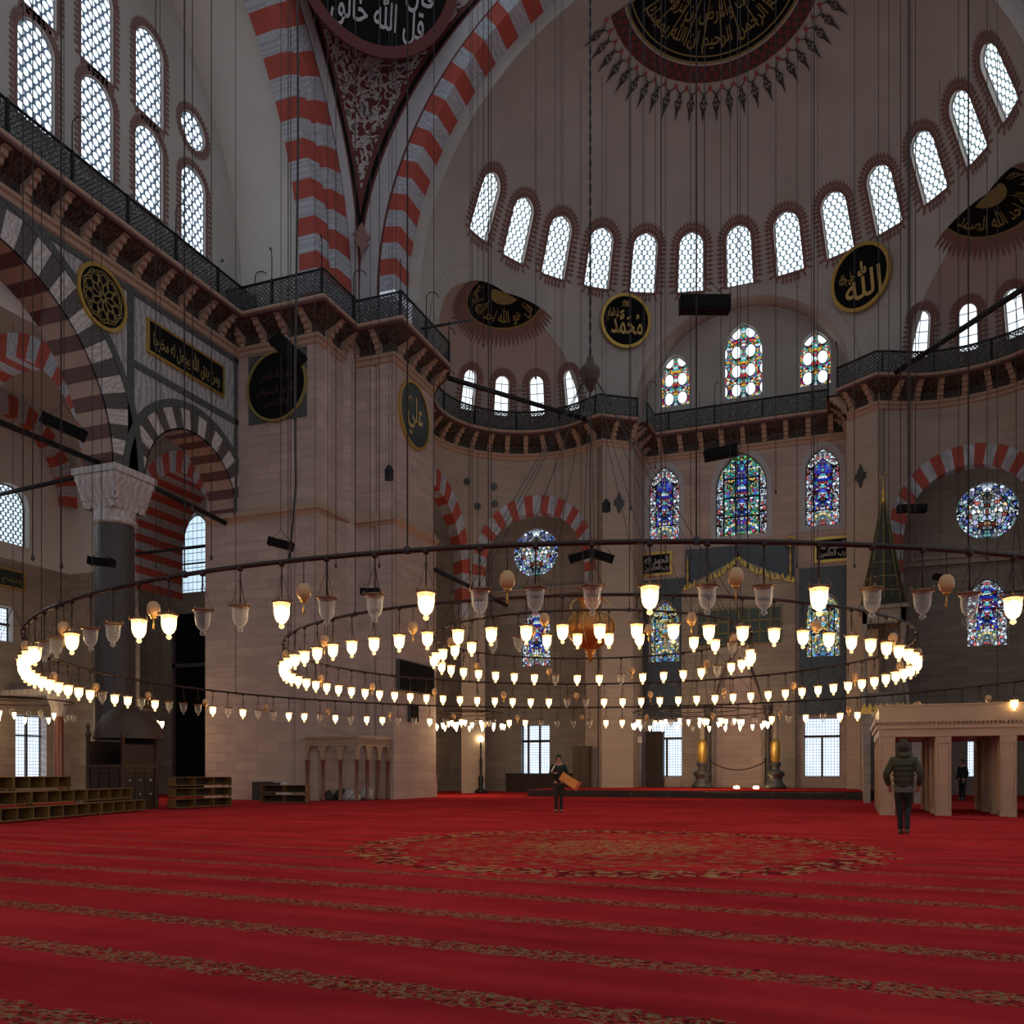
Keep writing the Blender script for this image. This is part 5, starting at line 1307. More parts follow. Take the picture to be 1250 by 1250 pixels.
# ------------------------------------------------------------------ shoe racks
def rack(loc, rz, n, lab, cw=.5, h=.33, d=.34, grp='shoe racks by the left aisle'):
    e = empty('shoe_rack', loc, rz, label=lab, cat='shoe rack', group=grp); w = n*cw; t = .022
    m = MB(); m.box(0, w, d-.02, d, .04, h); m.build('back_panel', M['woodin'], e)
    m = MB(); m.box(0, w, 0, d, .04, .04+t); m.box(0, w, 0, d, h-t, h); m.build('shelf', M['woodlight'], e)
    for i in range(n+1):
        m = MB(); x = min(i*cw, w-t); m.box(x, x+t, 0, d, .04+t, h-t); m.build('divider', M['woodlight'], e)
    m = MB(); [m.box(x, x+.06, y, y+.06, 0, .04) for x in (.03, w-.09) for y in (.02, d-.08)]; m.build('foot', M['wood'], e)
dirv = (Vector((-20.47, 21.73, 0))-Vector((-18.43, 15.01, 0))).normalized(); rz = atan2(dirv.y, dirv.x)
P0 = Vector((-18.43, 15.01, 0)); back = Vector((-dirv.y, dirv.x, 0))
q = {0: 'bottom', 1: 'second', 2: 'top'}
for lv in range(3):
    for i in range(3):
        p = P0+dirv*(-.6+i*2.55-.25*lv)+back*(.30*lv)
        if lv == 2 and i == 2: continue
        rack((p.x, p.y, .37*lv), rz, 4, 'low wooden shoe rack in the long left stack, %s tier, %s' % (q[lv], ('nearest the camera', 'middle one', 'farthest from the camera')[i]), cw=.63, h=.36)
for lv in range(3):
    a = atZ(214, 988); b = atZ(283, 984.5); dv = (b-a).normalized()
    rack((a.x, a.y, .36*lv), atan2(dv.y, dv.x), 3, 'wooden shoe rack of three compartments left of the pier, %s tier' % q[lv], cw=(b-a).length/3)
a = atZ(314, 980.5); b = atZ(372, 981)
for lv in range(2): rack((a.x, a.y+.2, .38*lv), .05, 2, 'small dark shoe rack between the pier and the loggia, %s tier' % q[lv*2], cw=(b-a).length/2)
m = MB(); m.box(-.5, .5, -.35, .35, 0, .75); m.box(-.52, .1, -.37, .37, .75, .8); m.build('storage_box', M['cable'], loc=(-23.4, 31.9, 0), label='dark grey storage box against the foot of the left pier', cat='box')
m = MB(); m.lathe([(0, 0), (.34, .02), (.36, .3), (.25, .62), (.08, .8), (0, .82)], n=12); m.build('wrapped_bundle', M['plastic'], loc=(-22.3, 31.6, .0), label='pale plastic wrapped bundle beside the dark box at the pier', cat='bundle')
# ------------------------------------------------------------------ carved preacher's chair
c = atZ(150, 989); e = empty('preacher_chair', (c.x-.5, c.y+.5, 0), label='tall carved dark wooden preacher chair with domed back beside the shoe racks', cat='pulpit chair')
m = MB(); m.box(-.75, .75, -.75, .75, .0, .18); m.box(-.7, .7, -.7, .7, .18, 1.35); m.box(-.76, .76, -.76, .76, 1.35, 1.45); m.build('seat_box', M['wood'], e)
m = MB(); m.box(-.72, -.64, -.72, .72, 1.45, 2.2); m.box(.64, .72, -.72, .72, 1.45, 2.1); m.box(-.72, .72, .64, .72, 1.45, 2.75); m.build('side_panel', M['woodin'], e)
m = MB()
for sx in (-1, 1):
    for sy in (-1, 1): m.lathe([(.07, 0), (.06, 2.3), (.1, 2.4), (.04, 2.55), (.08, 2.68), (0, 2.8)], (sx*.72, sy*.72, 0), 10)
m.build('corner_post', M['olivegold' if False else 'wood'], e)
m = MB(); m.lathe([(1.1, 2.3), (1.0, 2.75), (.75, 3.1), (.4, 3.3), (0, 3.42)], (-.1, .35, 0), 20); m.build('domed_canopy', M['wood'], e)
m = MB()
for i in range(3):
    for j in range(2): m.lathe([(0, -.05), (.045, 0), (0, .05)], (.72, -.45+.45*i, .5+.45*j), 8)
m.build('pearl_inlay', M['marble_white'], e)
m = MB(); [m.box(.7, .73, -.62+.42*i, -.28+.42*i, .28, 1.25) for i in range(3)]; [m.box(-.62+.42*i, -.28+.42*i, -.73, -.7, .28, 1.25) for i in range(3)]; m.build('carved_panel', M['woodin'], e)
# ------------------------------------------------------------------ ring chandeliers
CC = Vector((-5.74, 20.4, 0))
def mkmesh(mb, mat, name):
    o = mb.build(name, M[mat]); d = o.data; bpy.data.objects.remove(o); return d
def lamp_meshes(k=1.):
    m = MB(); m.tube([(0, 0, 0), (0, 0, -.42*k)], .009, 5)
    for a in (0, 2.1, 4.2): m.tube([(0, 0, -.1*k), (.10*cos(a), .10*sin(a), -.43*k)], .0035, 3, cap=False)
    m.lathe([(0, .03), (.035, .02), (.035, -.03), (0, -.04)], n=8)
    sus = mkmesh(m, 'rod', 'suspension_rod')
    m = MB(); m.lathe([(.03, -.435), (.10, -.43), (.118, -.44), (.12, -.455), (.1, -.46), (.03, -.45), (.03, -.435)], n=14)
    for a in (0, 2.1, 4.2): m.lathe([(0, -.40), (.014, -.42), (.012, -.45), (0, -.46)], (.122*cos(a), .122*sin(a), 0), 6)
    rim = mkmesh(m, 'brass', 'brass_rim')
    prof = [(.108, -.45), (.098, -.465), (.092, -.5), (.09, -.56), (.08, -.62), (.058, -.665), (.025, -.69), (.02, -.7), (.034, -.715), (.03, -.74), (0, -.755)]
    m = MB(); m.lathe(prof, n=14); gl = mkmesh(m, 'glass', 'glass_cup')
    m = MB(); m.lathe(prof, n=14); gl2 = mkmesh(m, 'glass_lit', 'glass_cup')
    m = MB(); m.lathe([(0, -.475), (.04, -.5), (.066, -.55), (.06, -.61), (.03, -.655), (0, -.66)], n=12); bulb = mkmesh(m, 'bulb', 'glowing_bulb')
    return sus, rim, gl, gl2, bulb
LM = lamp_meshes()
LDATA = bpy.data.lights.new('lamp_glow_light', 'POINT'); LDATA.energy = 60.; LDATA.color = (1., .66, .34); LDATA.shadow_soft_size = .06
def part(name, data, parent, loc=(0, 0, 0)):
    o = bpy.data.objects.new(name, data); COL.objects.link(o); o.parent = parent; o.location = loc; return o
def mk_lamp(lit):
    e = empty('glass_lamp', (0, 0, 0), cat='hanging lamp'); part('suspension_rod', LM[0], e); part('brass_rim', LM[1], e); part('glass_cup', LM[3 if lit else 2], e)
    if lit: part('glowing_bulb', LM[4], e); part('lamp_light', LDATA, e, (0, 0, -.57))
    return e
PROTO = {0: mk_lamp(0), 1: mk_lamp(1)}; FRESH = {0: True, 1: True}
def place_lamp(lit, loc, rz, label, group):
    if FRESH[lit]: o = PROTO[lit]; o.location = loc; o.rotation_euler = (0, 0, rz); FRESH[lit] = False
    else: o = dup(PROTO[lit], loc, rz)
    tag(o, label, 'hanging lamp', group); return o
m = MB(); m.tube([(0, 0, 0), (0, 0, -.24)], .006, 5); m.lathe([(0, -.235), (.02, -.24), (.012, -.26), (0, -.26)], n=8); es = mkmesh(m, 'rod', 'suspension_rod')
m = MB(); m.lathe([(0, -.245), (.04, -.255), (.072, -.29), (.084, -.34), (.078, -.39), (.05, -.435), (0, -.45)], n=16); eg = mkmesh(m, 'egg', 'egg_shell')
m = MB(); m.lathe([(.03, -.44), (.045, -.45), (.02, -.47), (0, -.47)], n=10); m.tube([(0, 0, -.46), (0, 0, -.6)], [.006, .014], 6); et = mkmesh(m, 'gold', 'brass_tassel')
EP = empty('ornament_egg', cat='hanging egg'); part('suspension_rod', es, EP); part('egg_shell', eg, EP); part('brass_tassel', et, EP); EPF = [True]
def place_egg(loc, rz, label, group):
    if EPF[0]: o = EP; o.location = loc; EPF[0] = False
    else: o = dup(EP, loc, rz)
    tag(o, label, 'hanging egg', group)
def near_angle(xpix, R):      # ring angle of the near point seen at pixel column
    d = ray(xpix, 900); d2 = Vector((d.x, d.y)); c = CC.xy; A = d2.dot(d2); B = -2*d2.dot(c); q = c.dot(c)-R*R; t = (-B-sqrt(B*B-4*A*q))/(2*A); p = d2*t-c; return atan2(p.y, p.x)
def chandelier(R, z, nl, a0, litf, ncab, nm, lab, eggs, seed, rr=.03, ztop=44.):
    rd = random.Random(seed)
    e = empty('ring_chandelier', (CC.x, CC.y, z), label=lab, cat='chandelier')
    m = MB(); n = 120; m.tube([(R*cos(2*pi*k/n), R*sin(2*pi*k/n), 0) for k in range(n)], rr, 7, closed=True); m.build('iron_ring', M['rod'], e)
    for k in range(ncab):
        a = a0+2*pi*(k+.35)/ncab
        m = MB(); m.tube([(R*cos(a), R*sin(a), 0), (R*cos(a), R*sin(a), ztop-z)], .009, 5); m.lathe([(0, -.045), (.038, -.035), (.038, .035), (0, .06)], (R*cos(a), R*sin(a), 0), 8); m.build('suspension_cable', M['cable'], e)
    for k in range(nl):
        a = a0+2*pi*k/nl; lit = litf(k, rd)
        p = (CC.x+R*cos(a), CC.y+R*sin(a), z-.02)
        place_lamp(lit, p, rd.uniform(0, 6), ('glowing' if lit else 'unlit clear') + ' glass cup lamp hanging from the %s ring' % nm, ('glowing' if lit else 'unlit')+' lamps of the %s ring' % nm)
    for k in range(eggs):
        a = a0+2*pi*(k*nl/eggs-1.5)/nl
        place_egg((CC.x+R*cos(a), CC.y+R*sin(a), z-.02), a, 'brownish ostrich egg hanging between the lamps of the %s ring' % nm, 'eggs on the %s ring' % nm)
R0 = 11.85; NL0 = 124
litset = {1, 4, 8, NL0-3, NL0-6, NL0-9, NL0-10, NL0-13, 11, 14, 15}
def lit0(k, rd):
    r = rd.random()
    if k <= 12 or k >= NL0-15: return int(k in litset)
    a = k/NL0
    if .72 < a < .88: return int(r < .75)
    return int(r < .42)
chandelier(R0, 3.62, NL0, near_angle(723, R0), lit0, 24, 'outermost', 'widest thin iron ring chandelier carrying mixed lit and unlit glass lamps', 31, 5)
chandelier(7.1, 4.02, 76, near_angle(721, 7.1)+.02, lambda k, rd: int(rd.random() < .93), 16, 'middle', 'middle iron ring chandelier crowded with glowing glass lamps', 19, 6, .028)
chandelier(3.72, 4.4, 38, near_angle(705, 3.72), lambda k, rd: int(rd.random() < .62), 8, 'inner', 'small inner iron ring chandelier round the gilded globe', 10, 9, .024)
m = MB()
# central chain, ornament and globe
e = empty('gilded_globe', (CC.x, CC.y, 4.55), label='large gilded openwork globe hanging in the centre of the rings', cat='hanging globe')
m = MB(); m.lathe([(0, -.72), (.05, -.7), (.03, -.62), (.1, -.58), (.06, -.52), (.14, -.48), (.1, -.43), (.16, -.4), (.4, -.25), (.55, -.05), (.6, .12), (.58, .22), (.5, .32), (.36, .42), (.26, .5), (.24, .62), (.27, .75), (.33, .8)], n=32); m.build('globe_body', M['globe'], e)
m = MB()
for k in range(8):
    a = 2*pi*k/8; m.tube([(r*cos(a), r*sin(a), z) for r, z in [(.17, -.4), (.41, -.25), (.565, -.05), (.615, .12), (.59, .23), (.51, .33), (.37, .43)]], .018, 5)
for k in range(4):
    a = 2*pi*k/4+.4; m.tube([((.3+.17*sin(t))*cos(a), (.3+.17*sin(t))*sin(a), .6+.17*cos(t)) for t in lin(0, pi*1.6, 12)], .022, 5)
m.build('raised_rib', M['goldpaint'], e)
m = MB(); m.tube([(0, 0, .7), (0, 0, 6.3)], .014, 6); m.build('hanging_cable', M['cable'], e)
e = empty('chain_hub', (CC.x, CC.y, 10.75), label='thick black chain with a small brown hub above the gilded globe', cat='chain')
m = MB()
for k in range(110):
    z = .35+k*.3; m.lathe([(.012, z), (.03, z+.08), (.03, z+.2), (.012, z+.3)], n=6)
m.build('chain', M['iron'], e)
m = MB(); m.lathe([(0, .4), (.08, .35), (.1, .2), (.22, .1), (.24, -.05), (.15, -.25), (.06, -.45), (0, -.5)], n=14); m.build('hub', M['wood'], e)
m = MB()
for k in range(14):
    a = 2*pi*k/14; m.tube([(.15*cos(a), .15*sin(a), -.2), (3.72*cos(a), 3.72*sin(a), -6.33)], .008, 4)
m.build('fan_wire', M['cable'], e)
# thick wavering cable in front of the left pier
a = near_angle(353, R0); p = Vector((CC.x+R0*cos(a), CC.y+R0*sin(a), 3.62))
m = MB(); m.tube([(p.x, p.y, 3.62), (p.x+.05, p.y, 4.05), (p.x+.09, p.y, 4.5)]+[(p.x+.10+.02*sin(z*.9), p.y, z) for z in lin(5, 40, 50)], .013, 6); m.build('bundled_cable', M['cable'], label='thick black bundled cable rising from the outermost ring in front of the left pier', cat='cable')
# further single cables hanging from the domes
cabx = [(590, 300, 30), (654, 340, 34), (843, 560, 33), (913, 590, 30), (973, 600, 34), (1043, 600, 30), (1110, 1000, 24), (1205, 560, 30), (258, 560, 26), (235, 500, 26), (40, 560, 22), (75, 600, 24), (190, 640, 26), (410, 600, 30), (463, 640, 30), (770, 500, 34), (947, 480, 34), (1085, 640, 34), (1170, 500, 36), (800, 450, 38)]
for i, (x, yb, dep) in enumerate(cabx):
    p = atD(x, min(yb+120, 690), dep); m = MB(); m.tube([(0, 0, 0), (0, 0, 42-p.z)], .014 if x != 1110 else .03, 5); m.lathe([(0, -.12), (.05, -.05), (.03, .05), (0, .1)], n=8)
    m.build('hanging_cable', M['cable'], loc=p, label='thin dark lamp cable hanging from the vaults with a small end weight' if x != 1110 else 'thick dark cable hanging near the right edge before the pointed spire', cat='cable', group='single cables from the vaults' if x != 1110 else None)
# small rings in the background: each lamp one simple mesh
prof = [(.0, .12), (.012, .12), (.012, .0), (.11, 0), (.1, -.02), (.09, -.12), (.06, -.2), (.02, -.24), (.03, -.27), (0, -.28)]
m = MB(); m.lathe(prof, n=10); sg = mkmesh(m, 'glass', 'small_glass_lamp'); m = MB(); m.lathe([(r*.8, z) for r, z in prof[2:]], n=10); sl = mkmesh(m, 'bulb', 'small_glass_lamp')
M['bulb2'] = NT('small_lamp_glow').emit((1., .76, .4), 9.); sl.materials[0] = M['bulb2']
def small_ring(c, Rs, nz, litp, lab, nm, seed, dz=.55, pow_=40.):
    rd = random.Random(seed); e = empty('ring_chandelier', c, label=lab, cat='chandelier')
    m = MB(); [m.tube([(R*cos(2*pi*k/48), R*sin(2*pi*k/48), i*.12) for k in range(48)], .03, 5, closed=True) for i, R in enumerate(Rs)]; m.build('iron_ring', M['rod'], e)
    m = MB(); [m.tube([(Rs[0]*cos(a), Rs[0]*sin(a), 0), (0, 0, 4)], .012, 4) for a in (0, pi/2, pi, 3*pi/2)]; m.tube([(0, 0, 4), (0, 0, 16)], .014, 4); m.build('suspension_cable', M['cable'], e)
    nl = 0
    for i, R in enumerate(Rs):
        for k in range(nz[i]):
            a = 2*pi*(k+.3*i)/nz[i]; lit = rd.random() < litp
            o = bpy.data.objects.new('small_glass_lamp', sl if lit else sg); COL.objects.link(o); o.location = (c[0]+R*cos(a), c[1]+R*sin(a), c[2]-dz+.15*i); nl += lit
            tag(o, 'small %s lamp hanging under the %s' % ('glowing' if lit else 'unlit', nm), 'hanging lamp', '%s lamps under the %s' % ('glowing' if lit else 'unlit', nm))
            t = MB()
    if nl:
        L = bpy.data.lights.new('small_ring_glow', 'POINT'); L.energy = pow_; L.color = (1., .66, .34); L.shadow_soft_size = Rs[0]*.5
        part('ring_light', L, e, (0, 0, -dz-.1))
small_ring((-18.1, 41.5, 4.2), [1.8, 1.05], [16, 8], .7, 'small double ring chandelier in the left corner niche', 'left niche ring', 11, pow_=240)
small_ring((-6.9, 44.6, 4.2), [3.3, 1.9], [24, 12], .72, 'double ring chandelier before the prayer niche', 'prayer niche ring', 12, pow_=300)
small_ring((-33.0, 27.5, 4.2), [2.3, 1.2], [14, 6], .35, 'small double ring chandelier in the left aisle', 'left aisle ring', 13, pow_=90)
small_ring((-28.4, 29.9, 3.95), [.85], [9], .8, 'tiny ring chandelier just beyond the preacher chair', 'ring beyond the preacher chair', 14, pow_=60)
small_ring((7.3, 46.6, 9.2), [2.2], [12], 0., 'unlit small ring chandelier before the stained window at the right edge', 'ring at the right edge', 15, .8)
# ------------------------------------------------------------------ loudspeakers and lanterns
def speaker(x, y, dep, w, h, lab, roll=0., rz=None, d=.35, two=False):
    p = atD(x, y, dep); e = empty('loudspeaker', p, YAW if rz is None else rz, label=lab, cat='loudspeaker')
    R = Matrix.Rotation(roll, 4, 'Y')
    m = MB(); m.box(-w/2, w/2, -d/2, d/2, -h/2, h/2, M=R); m.box(-w/2-.03, -w/2, -d/2-.02, d/2, -h/2-.02, h/2+.02, M=R); m.box(w/2, w/2+.03, -d/2-.02, d/2, -h/2-.02, h/2+.02, M=R); m.build('cabinet', M['black'], e)
    m = MB(); m.box(-w/2+.05, w/2-.05, -d/2-.03, -d/2, -h/2+.05, h/2-.05, M=R); m.build('grille', M['black'], e)
    m = MB(); q = R @ Vector((-w/2*.9, 0, h/2)); r = R @ Vector((w/2*.9, 0, h/2)); ap = Vector((0, 0, h/2+w*.45)); m.tube([q, ap, r], .012, 4); m.tube([ap, ap+Vector((0, 0, 20))], .012, 4); m.build('hanging_wire', M['cable'], e)
speaker(860, 372, 24, 1.28, .4, 'long black loudspeaker hanging in front of the half dome windows')
speaker(880, 553, 33, 1.15, .38, 'black loudspeaker hanging before the broad stained window', -.2)
speaker(352, 428, 31, 1.2, .5, 'tilted black loudspeaker before the round panel on the pier', .75)
speaker(343, 664, 31, .8, .25, 'slim grey loudspeaker low in front of the pier', .25)
speaker(452, 722, 33, .65, .2, 'small grey loudspeaker between the hanging lamps before the pier')
speaker(1113, 621, 36, 1.05, .28, 'black loudspeaker beside the red striped arch at the right')
speaker(78, 521, 25, 1.15, .28, 'tilted black loudspeaker in front of the wide striped arch', .42)
speaker(124, 686, 27, .66, .2, 'small grey loudspeaker in front of the granite column', .1)
speaker(1147, 705, 36, .4, .2, 'very small dark loudspeaker left of the stained window at the right edge', .2)
for k, (x, w) in enumerate(((709, -.3), (735, .3))): speaker(x, 679, 38, .95, .3, 'one of two black loudspeakers hung back to back under the striped niche arch, %s one' % ('left' if k == 0 else 'right'), w)
for x, y, dep, lab in ((475, 577, 34.5, 'small dark lantern hanging before the corner of the pier'), (740, 617, 40, 'small dark lantern hanging among the wires in the middle')):
    e = empty('hanging_lantern', atD(x, y, dep), label=lab, cat='lantern'); m = MB(); m.lathe([(0, .32), (.05, .3), (.2, .1), (.2, -.28), (0, -.3)], n=6, smooth=False); m.build('housing', M['iron'], e); m = MB(); m.tube([(0, 0, .3), (0, 0, 18)], .01, 4); m.build('hanging_wire', M['cable'], e)
# dark round stains / sound holes of the niche wall
for i, (x, y) in enumerate(((570, 588), (603, 594), (583, 618), (604, 615))):
    p = None; d = ray(x, y); C = EC[-1].xy; dd = Vector((d.x, d.y)); A = dd.dot(dd); B = -2*dd.dot(C); q = C.dot(C)-(RE-.05)**2; D = B*B-4*A*q; t = (-B+sqrt(D))/(2*A); p = Vector((0, 0, EYE))+d*t
    n = (EC[-1]-p); n.z = 0; F = facing(p, n); m = MB(); c = [(.2*cos(t), .2*sin(t)) for t in lin(0, 2*pi, 16)][:-1]; plate(m, F, c, -.06, .03)
    m.build('sound_jar', M['steel'], label='small dark round sound hole high on the left niche wall, %s' % ('far left', 'upper right', 'lower left', 'lower right')[i], cat='wall fitting')
tierod((-18.95, 39.9, 20.95), (-13.0, 48.6, 20.9), .13, 'black tie rod across the mouth of the left corner niche')
tierod((1.6, 48.6, 21.0), (7.5, 39.9, 20.9), .13, 'thick black tie rod across the mouth of the right corner niche')
tierod((-18.8, 39.0, 11.1), (-16.6, 43., 9.9), .12, 'short dark rod sticking out behind the left pier')
tierod(atD(515, 401, 39), atD(573, 391, 42), .06, 'thin dark pole jutting from the pier gallery')
# lamps posts far left of the niche
e = empty('floor_lamp', (*atY(587, 962, 47.5)[:2], 0), label='tall dark lamp stand with a round glowing globe in the left niche', cat='lamp stand')
m = MB(); m.lathe([(0, 0), (.35, 0), (.35, .15), (.12, .3), (.16, .9), (.06, 1.1), (.09, 1.9), (.05, 2.1), (.05, 3.0)], n=12); m.build('stand', M['iron'], e)
m = MB(); m.lathe([(0, 2.95), (.14, 3.03), (.18, 3.15), (.14, 3.27), (0, 3.33)], n=14); m.build('globe', M['bulb2'], e)
# ------------------------------------------------------------------ people
def skinned(name, pts, edges, mat, parent, root=0, sub=2):
    me = bpy.data.meshes.new(name); me.from_pydata([p[:3] for p in pts], edges, []); me.materials.append(M[mat])
    o = bpy.data.objects.new(name, me); COL.objects.link(o); o.parent = parent
    bm = bmesh.new(); bm.from_mesh(me); ly = bm.verts.layers.skin.verify(); bm.verts.ensure_lookup_table()
    for i, p in enumerate(pts):
        r = p[3]; bm.verts[i][ly].radius = (r, r) if not isinstance(r, tuple) else r; bm.verts[i][ly].use_root = (i == root)
    bm.to_mesh(me); bm.free()
    sk = o.modifiers.new('Skin', 'SKIN'); sk.use_smooth_shade = True
    sm = o.modifiers.new('Subd', 'SUBSURF'); sm.levels = sub; sm.render_levels = sub
    return o
def person(loc, rz, H, lab, J, jacket, trousers, hairm='hair', hair_big=0., hands=True, jacket_grow=1.):
    """J: joint dict for a 1.75 m figure facing +Y"""
    e = empty('person', loc, rz, label=lab, cat='person'); e.scale = (H/1.75,)*3
    P = []; E = []; ix = {}
    def add(n, p, r, par=None):
        ix[n] = len(P); P.append((*p, r)); 
        if par: E.append((ix[par], ix[n]))
    add('pelvis', (0, 0, .93), .12); add('waist', (0, 0, 1.08), .11, 'pelvis'); add('chest', (0, .01, 1.3), (.15, .11), 'waist'); add('neck0', (0, 0, 1.46), .06, 'chest'); add('neck', (0, .01, 1.52), .05, 'neck0')
    hx, hy = J.get('head', (0, .03)); add('jaw', (hx*.6, hy*.7+.01, 1.58), .065, 'neck'); add('skull', (hx, hy, 1.665), .09, 'jaw'); add('crown', (hx, hy-.01, 1.71), .07, 'skull'); add('nose', (hx, hy+.10, 1.645), .012, 'skull')
    for s, k in ((-1, 'L'), (1, 'R')):
        el, wr = J['elbow'+k], J['wrist'+k]
        add('sh'+k, (s*.17, 0, 1.42), .06, 'neck0'); add('el'+k, el, .04, 'sh'+k); add('wr'+k, wr, .026, 'el'+k)
        d = (Vector(wr)-Vector(el)).normalized(); pl = Vector(wr)+d*.08; add('palm'+k, pl, (.036, .02), 'wr'+k)
        side = d.cross(Vector((0, 1, 0))).normalized() if abs(d.y) < .9 else Vector((1, 0, 0)); bend = d.cross(side).normalized()
        if bend.y < 0: bend = -bend
        if hands:
            for f, ln in zip((-.03, -.01, .01, .03), (.075, .085, .08, .06)):
                b = pl+side*f+d*.03; m1 = b+d*ln*.5+bend*.012; t1 = b+d*ln*.85+bend*.045
                add('f%s%d' % (k, int(f*100)), b, .010, 'palm'+k); i0 = 'f%s%d' % (k, int(f*100)); add(i0+'m', m1, .009, i0); add(i0+'t', t1, .008, i0+'m')
            b = Vector(wr)+d*.03+side*.035; add('th'+k, b, .011, 'wr'+k); add('tht'+k, b+side*.03+d*.05+bend*.02, .009, 'th'+k)
        kn, an = J['knee'+k], J['ankle'+k]
        add('hip'+k, (s*.09, 0, .88), .085, 'pelvis'); add('kn'+k, kn, .055, 'hip'+k); add('an'+k, an, .035, 'kn'+k); add('toe'+k, (an[0]+s*.01, an[1]+.15, an[2]-.045), .03, 'an'+k)
    skinned('body', P, E, 'skin', e)
    g = jacket_grow
    P2 = [(0, 0, .86, (.165*g, .12*g)), (0, 0, 1.05, (.16*g, .125*g)), (0, .01, 1.28, (.185*g, .135*g)), (0, 0, 1.42, (.12*g, .10*g)), (0, .0, 1.49, .07)]; E2 = [(0, 1), (1, 2), (2, 3), (3, 4)]
    for s, k in ((-1, 'L'), (1, 'R')):
        el, wr = Vector(J['elbow'+k]), Vector(J['wrist'+k]); n = len(P2)
        P2 += [(s*.185, 0, 1.41, .078*g), ((s*.185+el.x)/2, el.y/2, (1.41+el.z)/2, .07*g), (*el, .062*g), (*((el+wr)/2), .056*g), (*(wr-(wr-el)*.04), .046*g)]; E2 += [(3, n), (n, n+1), (n+1, n+2), (n+2, n+3), (n+3, n+4)]
    skinned('jacket', P2, E2, jacket, e)
    P3 = [(0, 0, .95, (.15, .11)), (0, 0, .86, (.14, .11))]; E3 = [(0, 1)]
    for s, k in ((-1, 'L'), (1, 'R')):
        kn, an = Vector(J['knee'+k]), Vector(J['ankle'+k]); hp = Vector((s*.095, 0, .8)); n = len(P3)
        P3 += [(*hp, .098), (*((hp+kn)/2), .085), (*kn, .068), (*((kn+an)/2), .062), (*(an+Vector((0, 0, -.02))), .056)]; E3 += [(1, n), (n, n+1), (n+1, n+2), (n+2, n+3), (n+3, n+4)]
        m = MB(); ap = Vector(an); rings = []
        pr = [(-.07, .03, .035, .06), (-.03, .042, .05, .05), (.06, .048, .045, .01), (.14, .045, .03, 0), (.19, .02, .018, 0)]
        vs = []
        for (y, w, h, z) in pr:
            vs += [(w*cos(t), y, max(0., .038+h*sin(t))) for t in [2*pi*q/10 for q in range(10)]]
        m.mesh(vs, [(i*10+q, i*10+(q+1) % 10, (i+1)*10+(q+1) % 10, (i+1)*10+q) for i in range(len(pr)-1) for q in range(10)]+[tuple(range(10))[::-1], tuple(range(40, 50))], 0, True)
        lift = max(0., ap.z-.085); m.build('shoe', M['shoe'], e, loc=(ap.x, ap.y, lift))
    skinned('trousers', P3, E3, trousers, e, root=1)
    m = MB(); hb = hair_big
    for i, (r, z) in enumerate([(0, .115+hb), (.05, .11+hb), (.085, .075+hb*.8), (.1+hb*.3, .02), (.1+hb*.3, -.03), (.085, -.075)]): pass
    vs = []; n = 16; pr = [(0.001, .118+hb), (.05, .108+hb), (.085, .07+hb*.7), (.1+hb*.4, .02), (.1+hb*.4, -.03), (.082, -.085)]
    for r, z in pr:
        for q in range(n):
            t = 2*pi*q/n; fr = max(0, sin(t)); zz = z+fr*max(0, .045-z)*.9 if z < .045 else z
            vs.append((hx+r*.92*cos(t), hy-.012+r*1.05*sin(t)-(.012 if fr > .5 else 0), 1.665+zz))
    m.mesh(vs, [(i*n+q, i*n+(q+1) % n, (i+1)*n+(q+1) % n, (i+1)*n+q) for i in range(len(pr)-1) for q in range(n)], 0, True); m.build('hair', M[hairm], e)
    m = MB(); [m.lathe([(0, -.008), (.010, 0), (0, .008)], (hx+sx*.033, hy+.082, 1.672), 8) for sx in (-1, 1)]; m.build('eyes', M['black'], e)
    m = MB(); m.box(hx-.025, hx+.025, hy+.078, hy+.086, 1.602, 1.609); m.build('mouth', M['rust'], e)
    m = MB(); [m.lathe([(0, -.03), (.012, -.015), (.014, .015), (0, .03)], (hx+sx*.093, hy, 1.66), 8) for sx in (-1, 1)]; m.build('ears', M['skin'], e)
    return e
f1 = atZ(682, 992); f1.z = 0
J1 = dict(head=(0.0, .045), elbowL=(-.27, -.02, 1.14), wristL=(-.20, .16, 1.0), elbowR=(.26, -.03, 1.15), wristR=(.14, .24, 1.2), kneeL=(-.08, .06, .5), ankleL=(-.07, -.04, .085), kneeR=(.08, .02, .48), ankleR=(.07, -.02, .085))
face1 = atan2(-f1.x, f1.y)      # direction back to the camera
pr1 = person(f1, pi+atan2(-f1.x, f1.y)*1.0, 1.72, 'man in dark jacket walking towards the camera with an orange folder under his arm', J1, 'navy', 'brownpants')
# folder held under the left arm (appears on the right)
Rw = Matrix.Rotation(pi+atan2(-f1.x, f1.y), 4, 'Z')
def toworld(v): return f1+(Rw @ Vector(v))*(1.72/1.75)
e = empty('folder', toworld((-.27, .2, 1.0)), pi+atan2(-f1.x, f1.y), label='orange cardboard folder held slanting under the arm of the man in the dark jacket', cat='folder')
R2 = Matrix.Rotation(radians(-32), 4, 'Y')
m = MB(); m.box(-.31, .24, -.02, .02, -.13, .13, M=R2); m.build('cover', M['orange'], e); m = MB(); m.box(-.40, -.31, -.035, .035, -.15, .15, M=R2); m.build('open_end', M['orangered'], e)
e = MB(); e.box(-.02, .02, -.005, .005, -.11, .11, M=Matrix.Rotation(.5, 4, 'Y')); e.build('paper_strip', M['paper'], loc=toworld((.17, .33, 1.34)), label='small cream paper strip in the raised hand of the man with the folder', cat='paper')
m = MB(); m.box(-.03, .03, .12, .15, 1.05, 1.46); 
f2 = atZ(1103, 1018); f2.z = 0
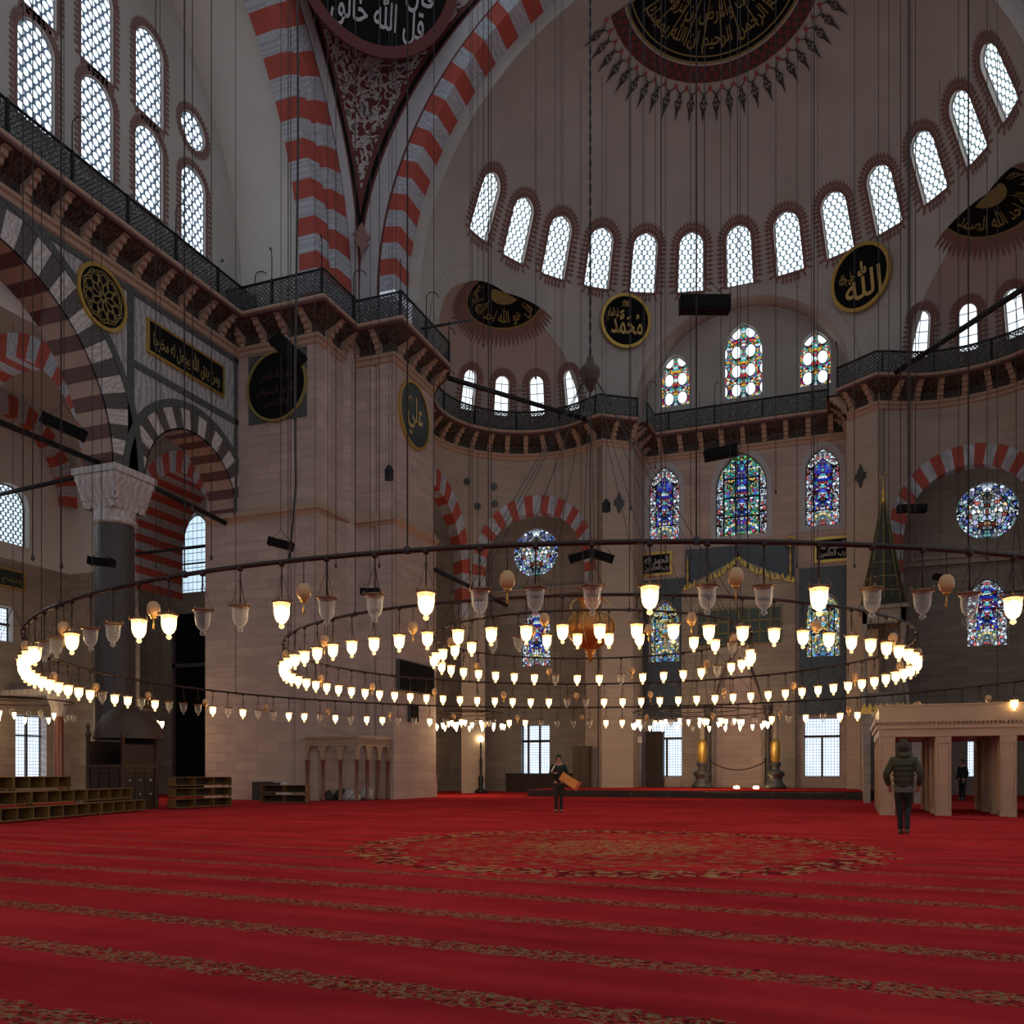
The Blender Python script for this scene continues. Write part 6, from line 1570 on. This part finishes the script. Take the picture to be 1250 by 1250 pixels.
J2 = dict(head=(0., .02), elbowL=(-.31, -.06, 1.13), wristL=(-.26, .08, .92), elbowR=(.31, -.06, 1.13), wristR=(.26, .08, .92), kneeL=(-.07, .05, .5), ankleL=(-.05, .0, .085), kneeR=(.07, .08, .5), ankleR=(.06, -.16, .11))
pr2 = person(f2, atan2(-f2.x, f2.y), 1.78, 'man seen from behind in a dark olive quilted jacket walking away from the camera', J2, 'olive', 'trouser', hair_big=.05, jacket_grow=1.16)
m = MB()
for z, r, ry in ((.93, .192, .142), (1.03, .192, .144), (1.13, .198, .148), (1.23, .205, .152), (1.33, .2, .15)):
    m.tube([(r*cos(2*pi*k/24), ry*sin(2*pi*k/24), z) for k in range(24)], .014, 6, closed=True)
m.build('quilting', M['olive'], pr2)
m = MB(); m.lathe([(.16, .80), (.175, .84), (.17, .9)], n=20); m.v = [(a, b*.8, c) for a, b, c in m.v]; m.build('shirt_hem', M['greyshirt'], pr2)
m = MB(); m.lathe([(.09, 1.46), (.13, 1.47), (.14, 1.52), (.10, 1.56)], n=16); m.build('hood_collar', M['olive'], pr2)
f3 = atD(1175, 972, 38); f3.z = 0.
J3 = dict(head=(0., .03), elbowL=(-.26, -.02, 1.12), wristL=(-.24, .1, .9), elbowR=(.26, -.02, 1.12), wristR=(.24, .1, .9), kneeL=(-.09, .03, .5), ankleL=(-.09, .0, .085), kneeR=(.09, .03, .5), ankleR=(.1, .02, .085))
person(f3, 2.2, 1.75, 'dark silhouetted person standing behind the pillars of the big marble platform', J3, 'navy', 'trouser')
# ------------------------------------------------------------------ light, camera, view
w = bpy.data.worlds.new('daylight'); SC.world = w; w.use_nodes = True
bg = w.node_tree.nodes['Background']; bg.inputs[0].default_value = (.82, .9, 1., 1); bg.inputs[1].default_value = .36
cam = bpy.data.cameras.new('camera'); co = bpy.data.objects.new('camera', cam); COL.objects.link(co); SC.camera = co
co.location = (0, 0, EYE); co.rotation_euler = (pi/2, 0, YAW)
cam.sensor_width = 36; cam.lens = 36*FPX/1250; cam.shift_y = (HOR-625)/1250; cam.clip_start = .05; cam.clip_end = 300
SC.view_settings.view_transform = 'Standard'; SC.view_settings.look = 'None'; SC.view_settings.gamma = 1.; SC.view_settings.exposure = .28
SC.view_settings.use_curve_mapping = False
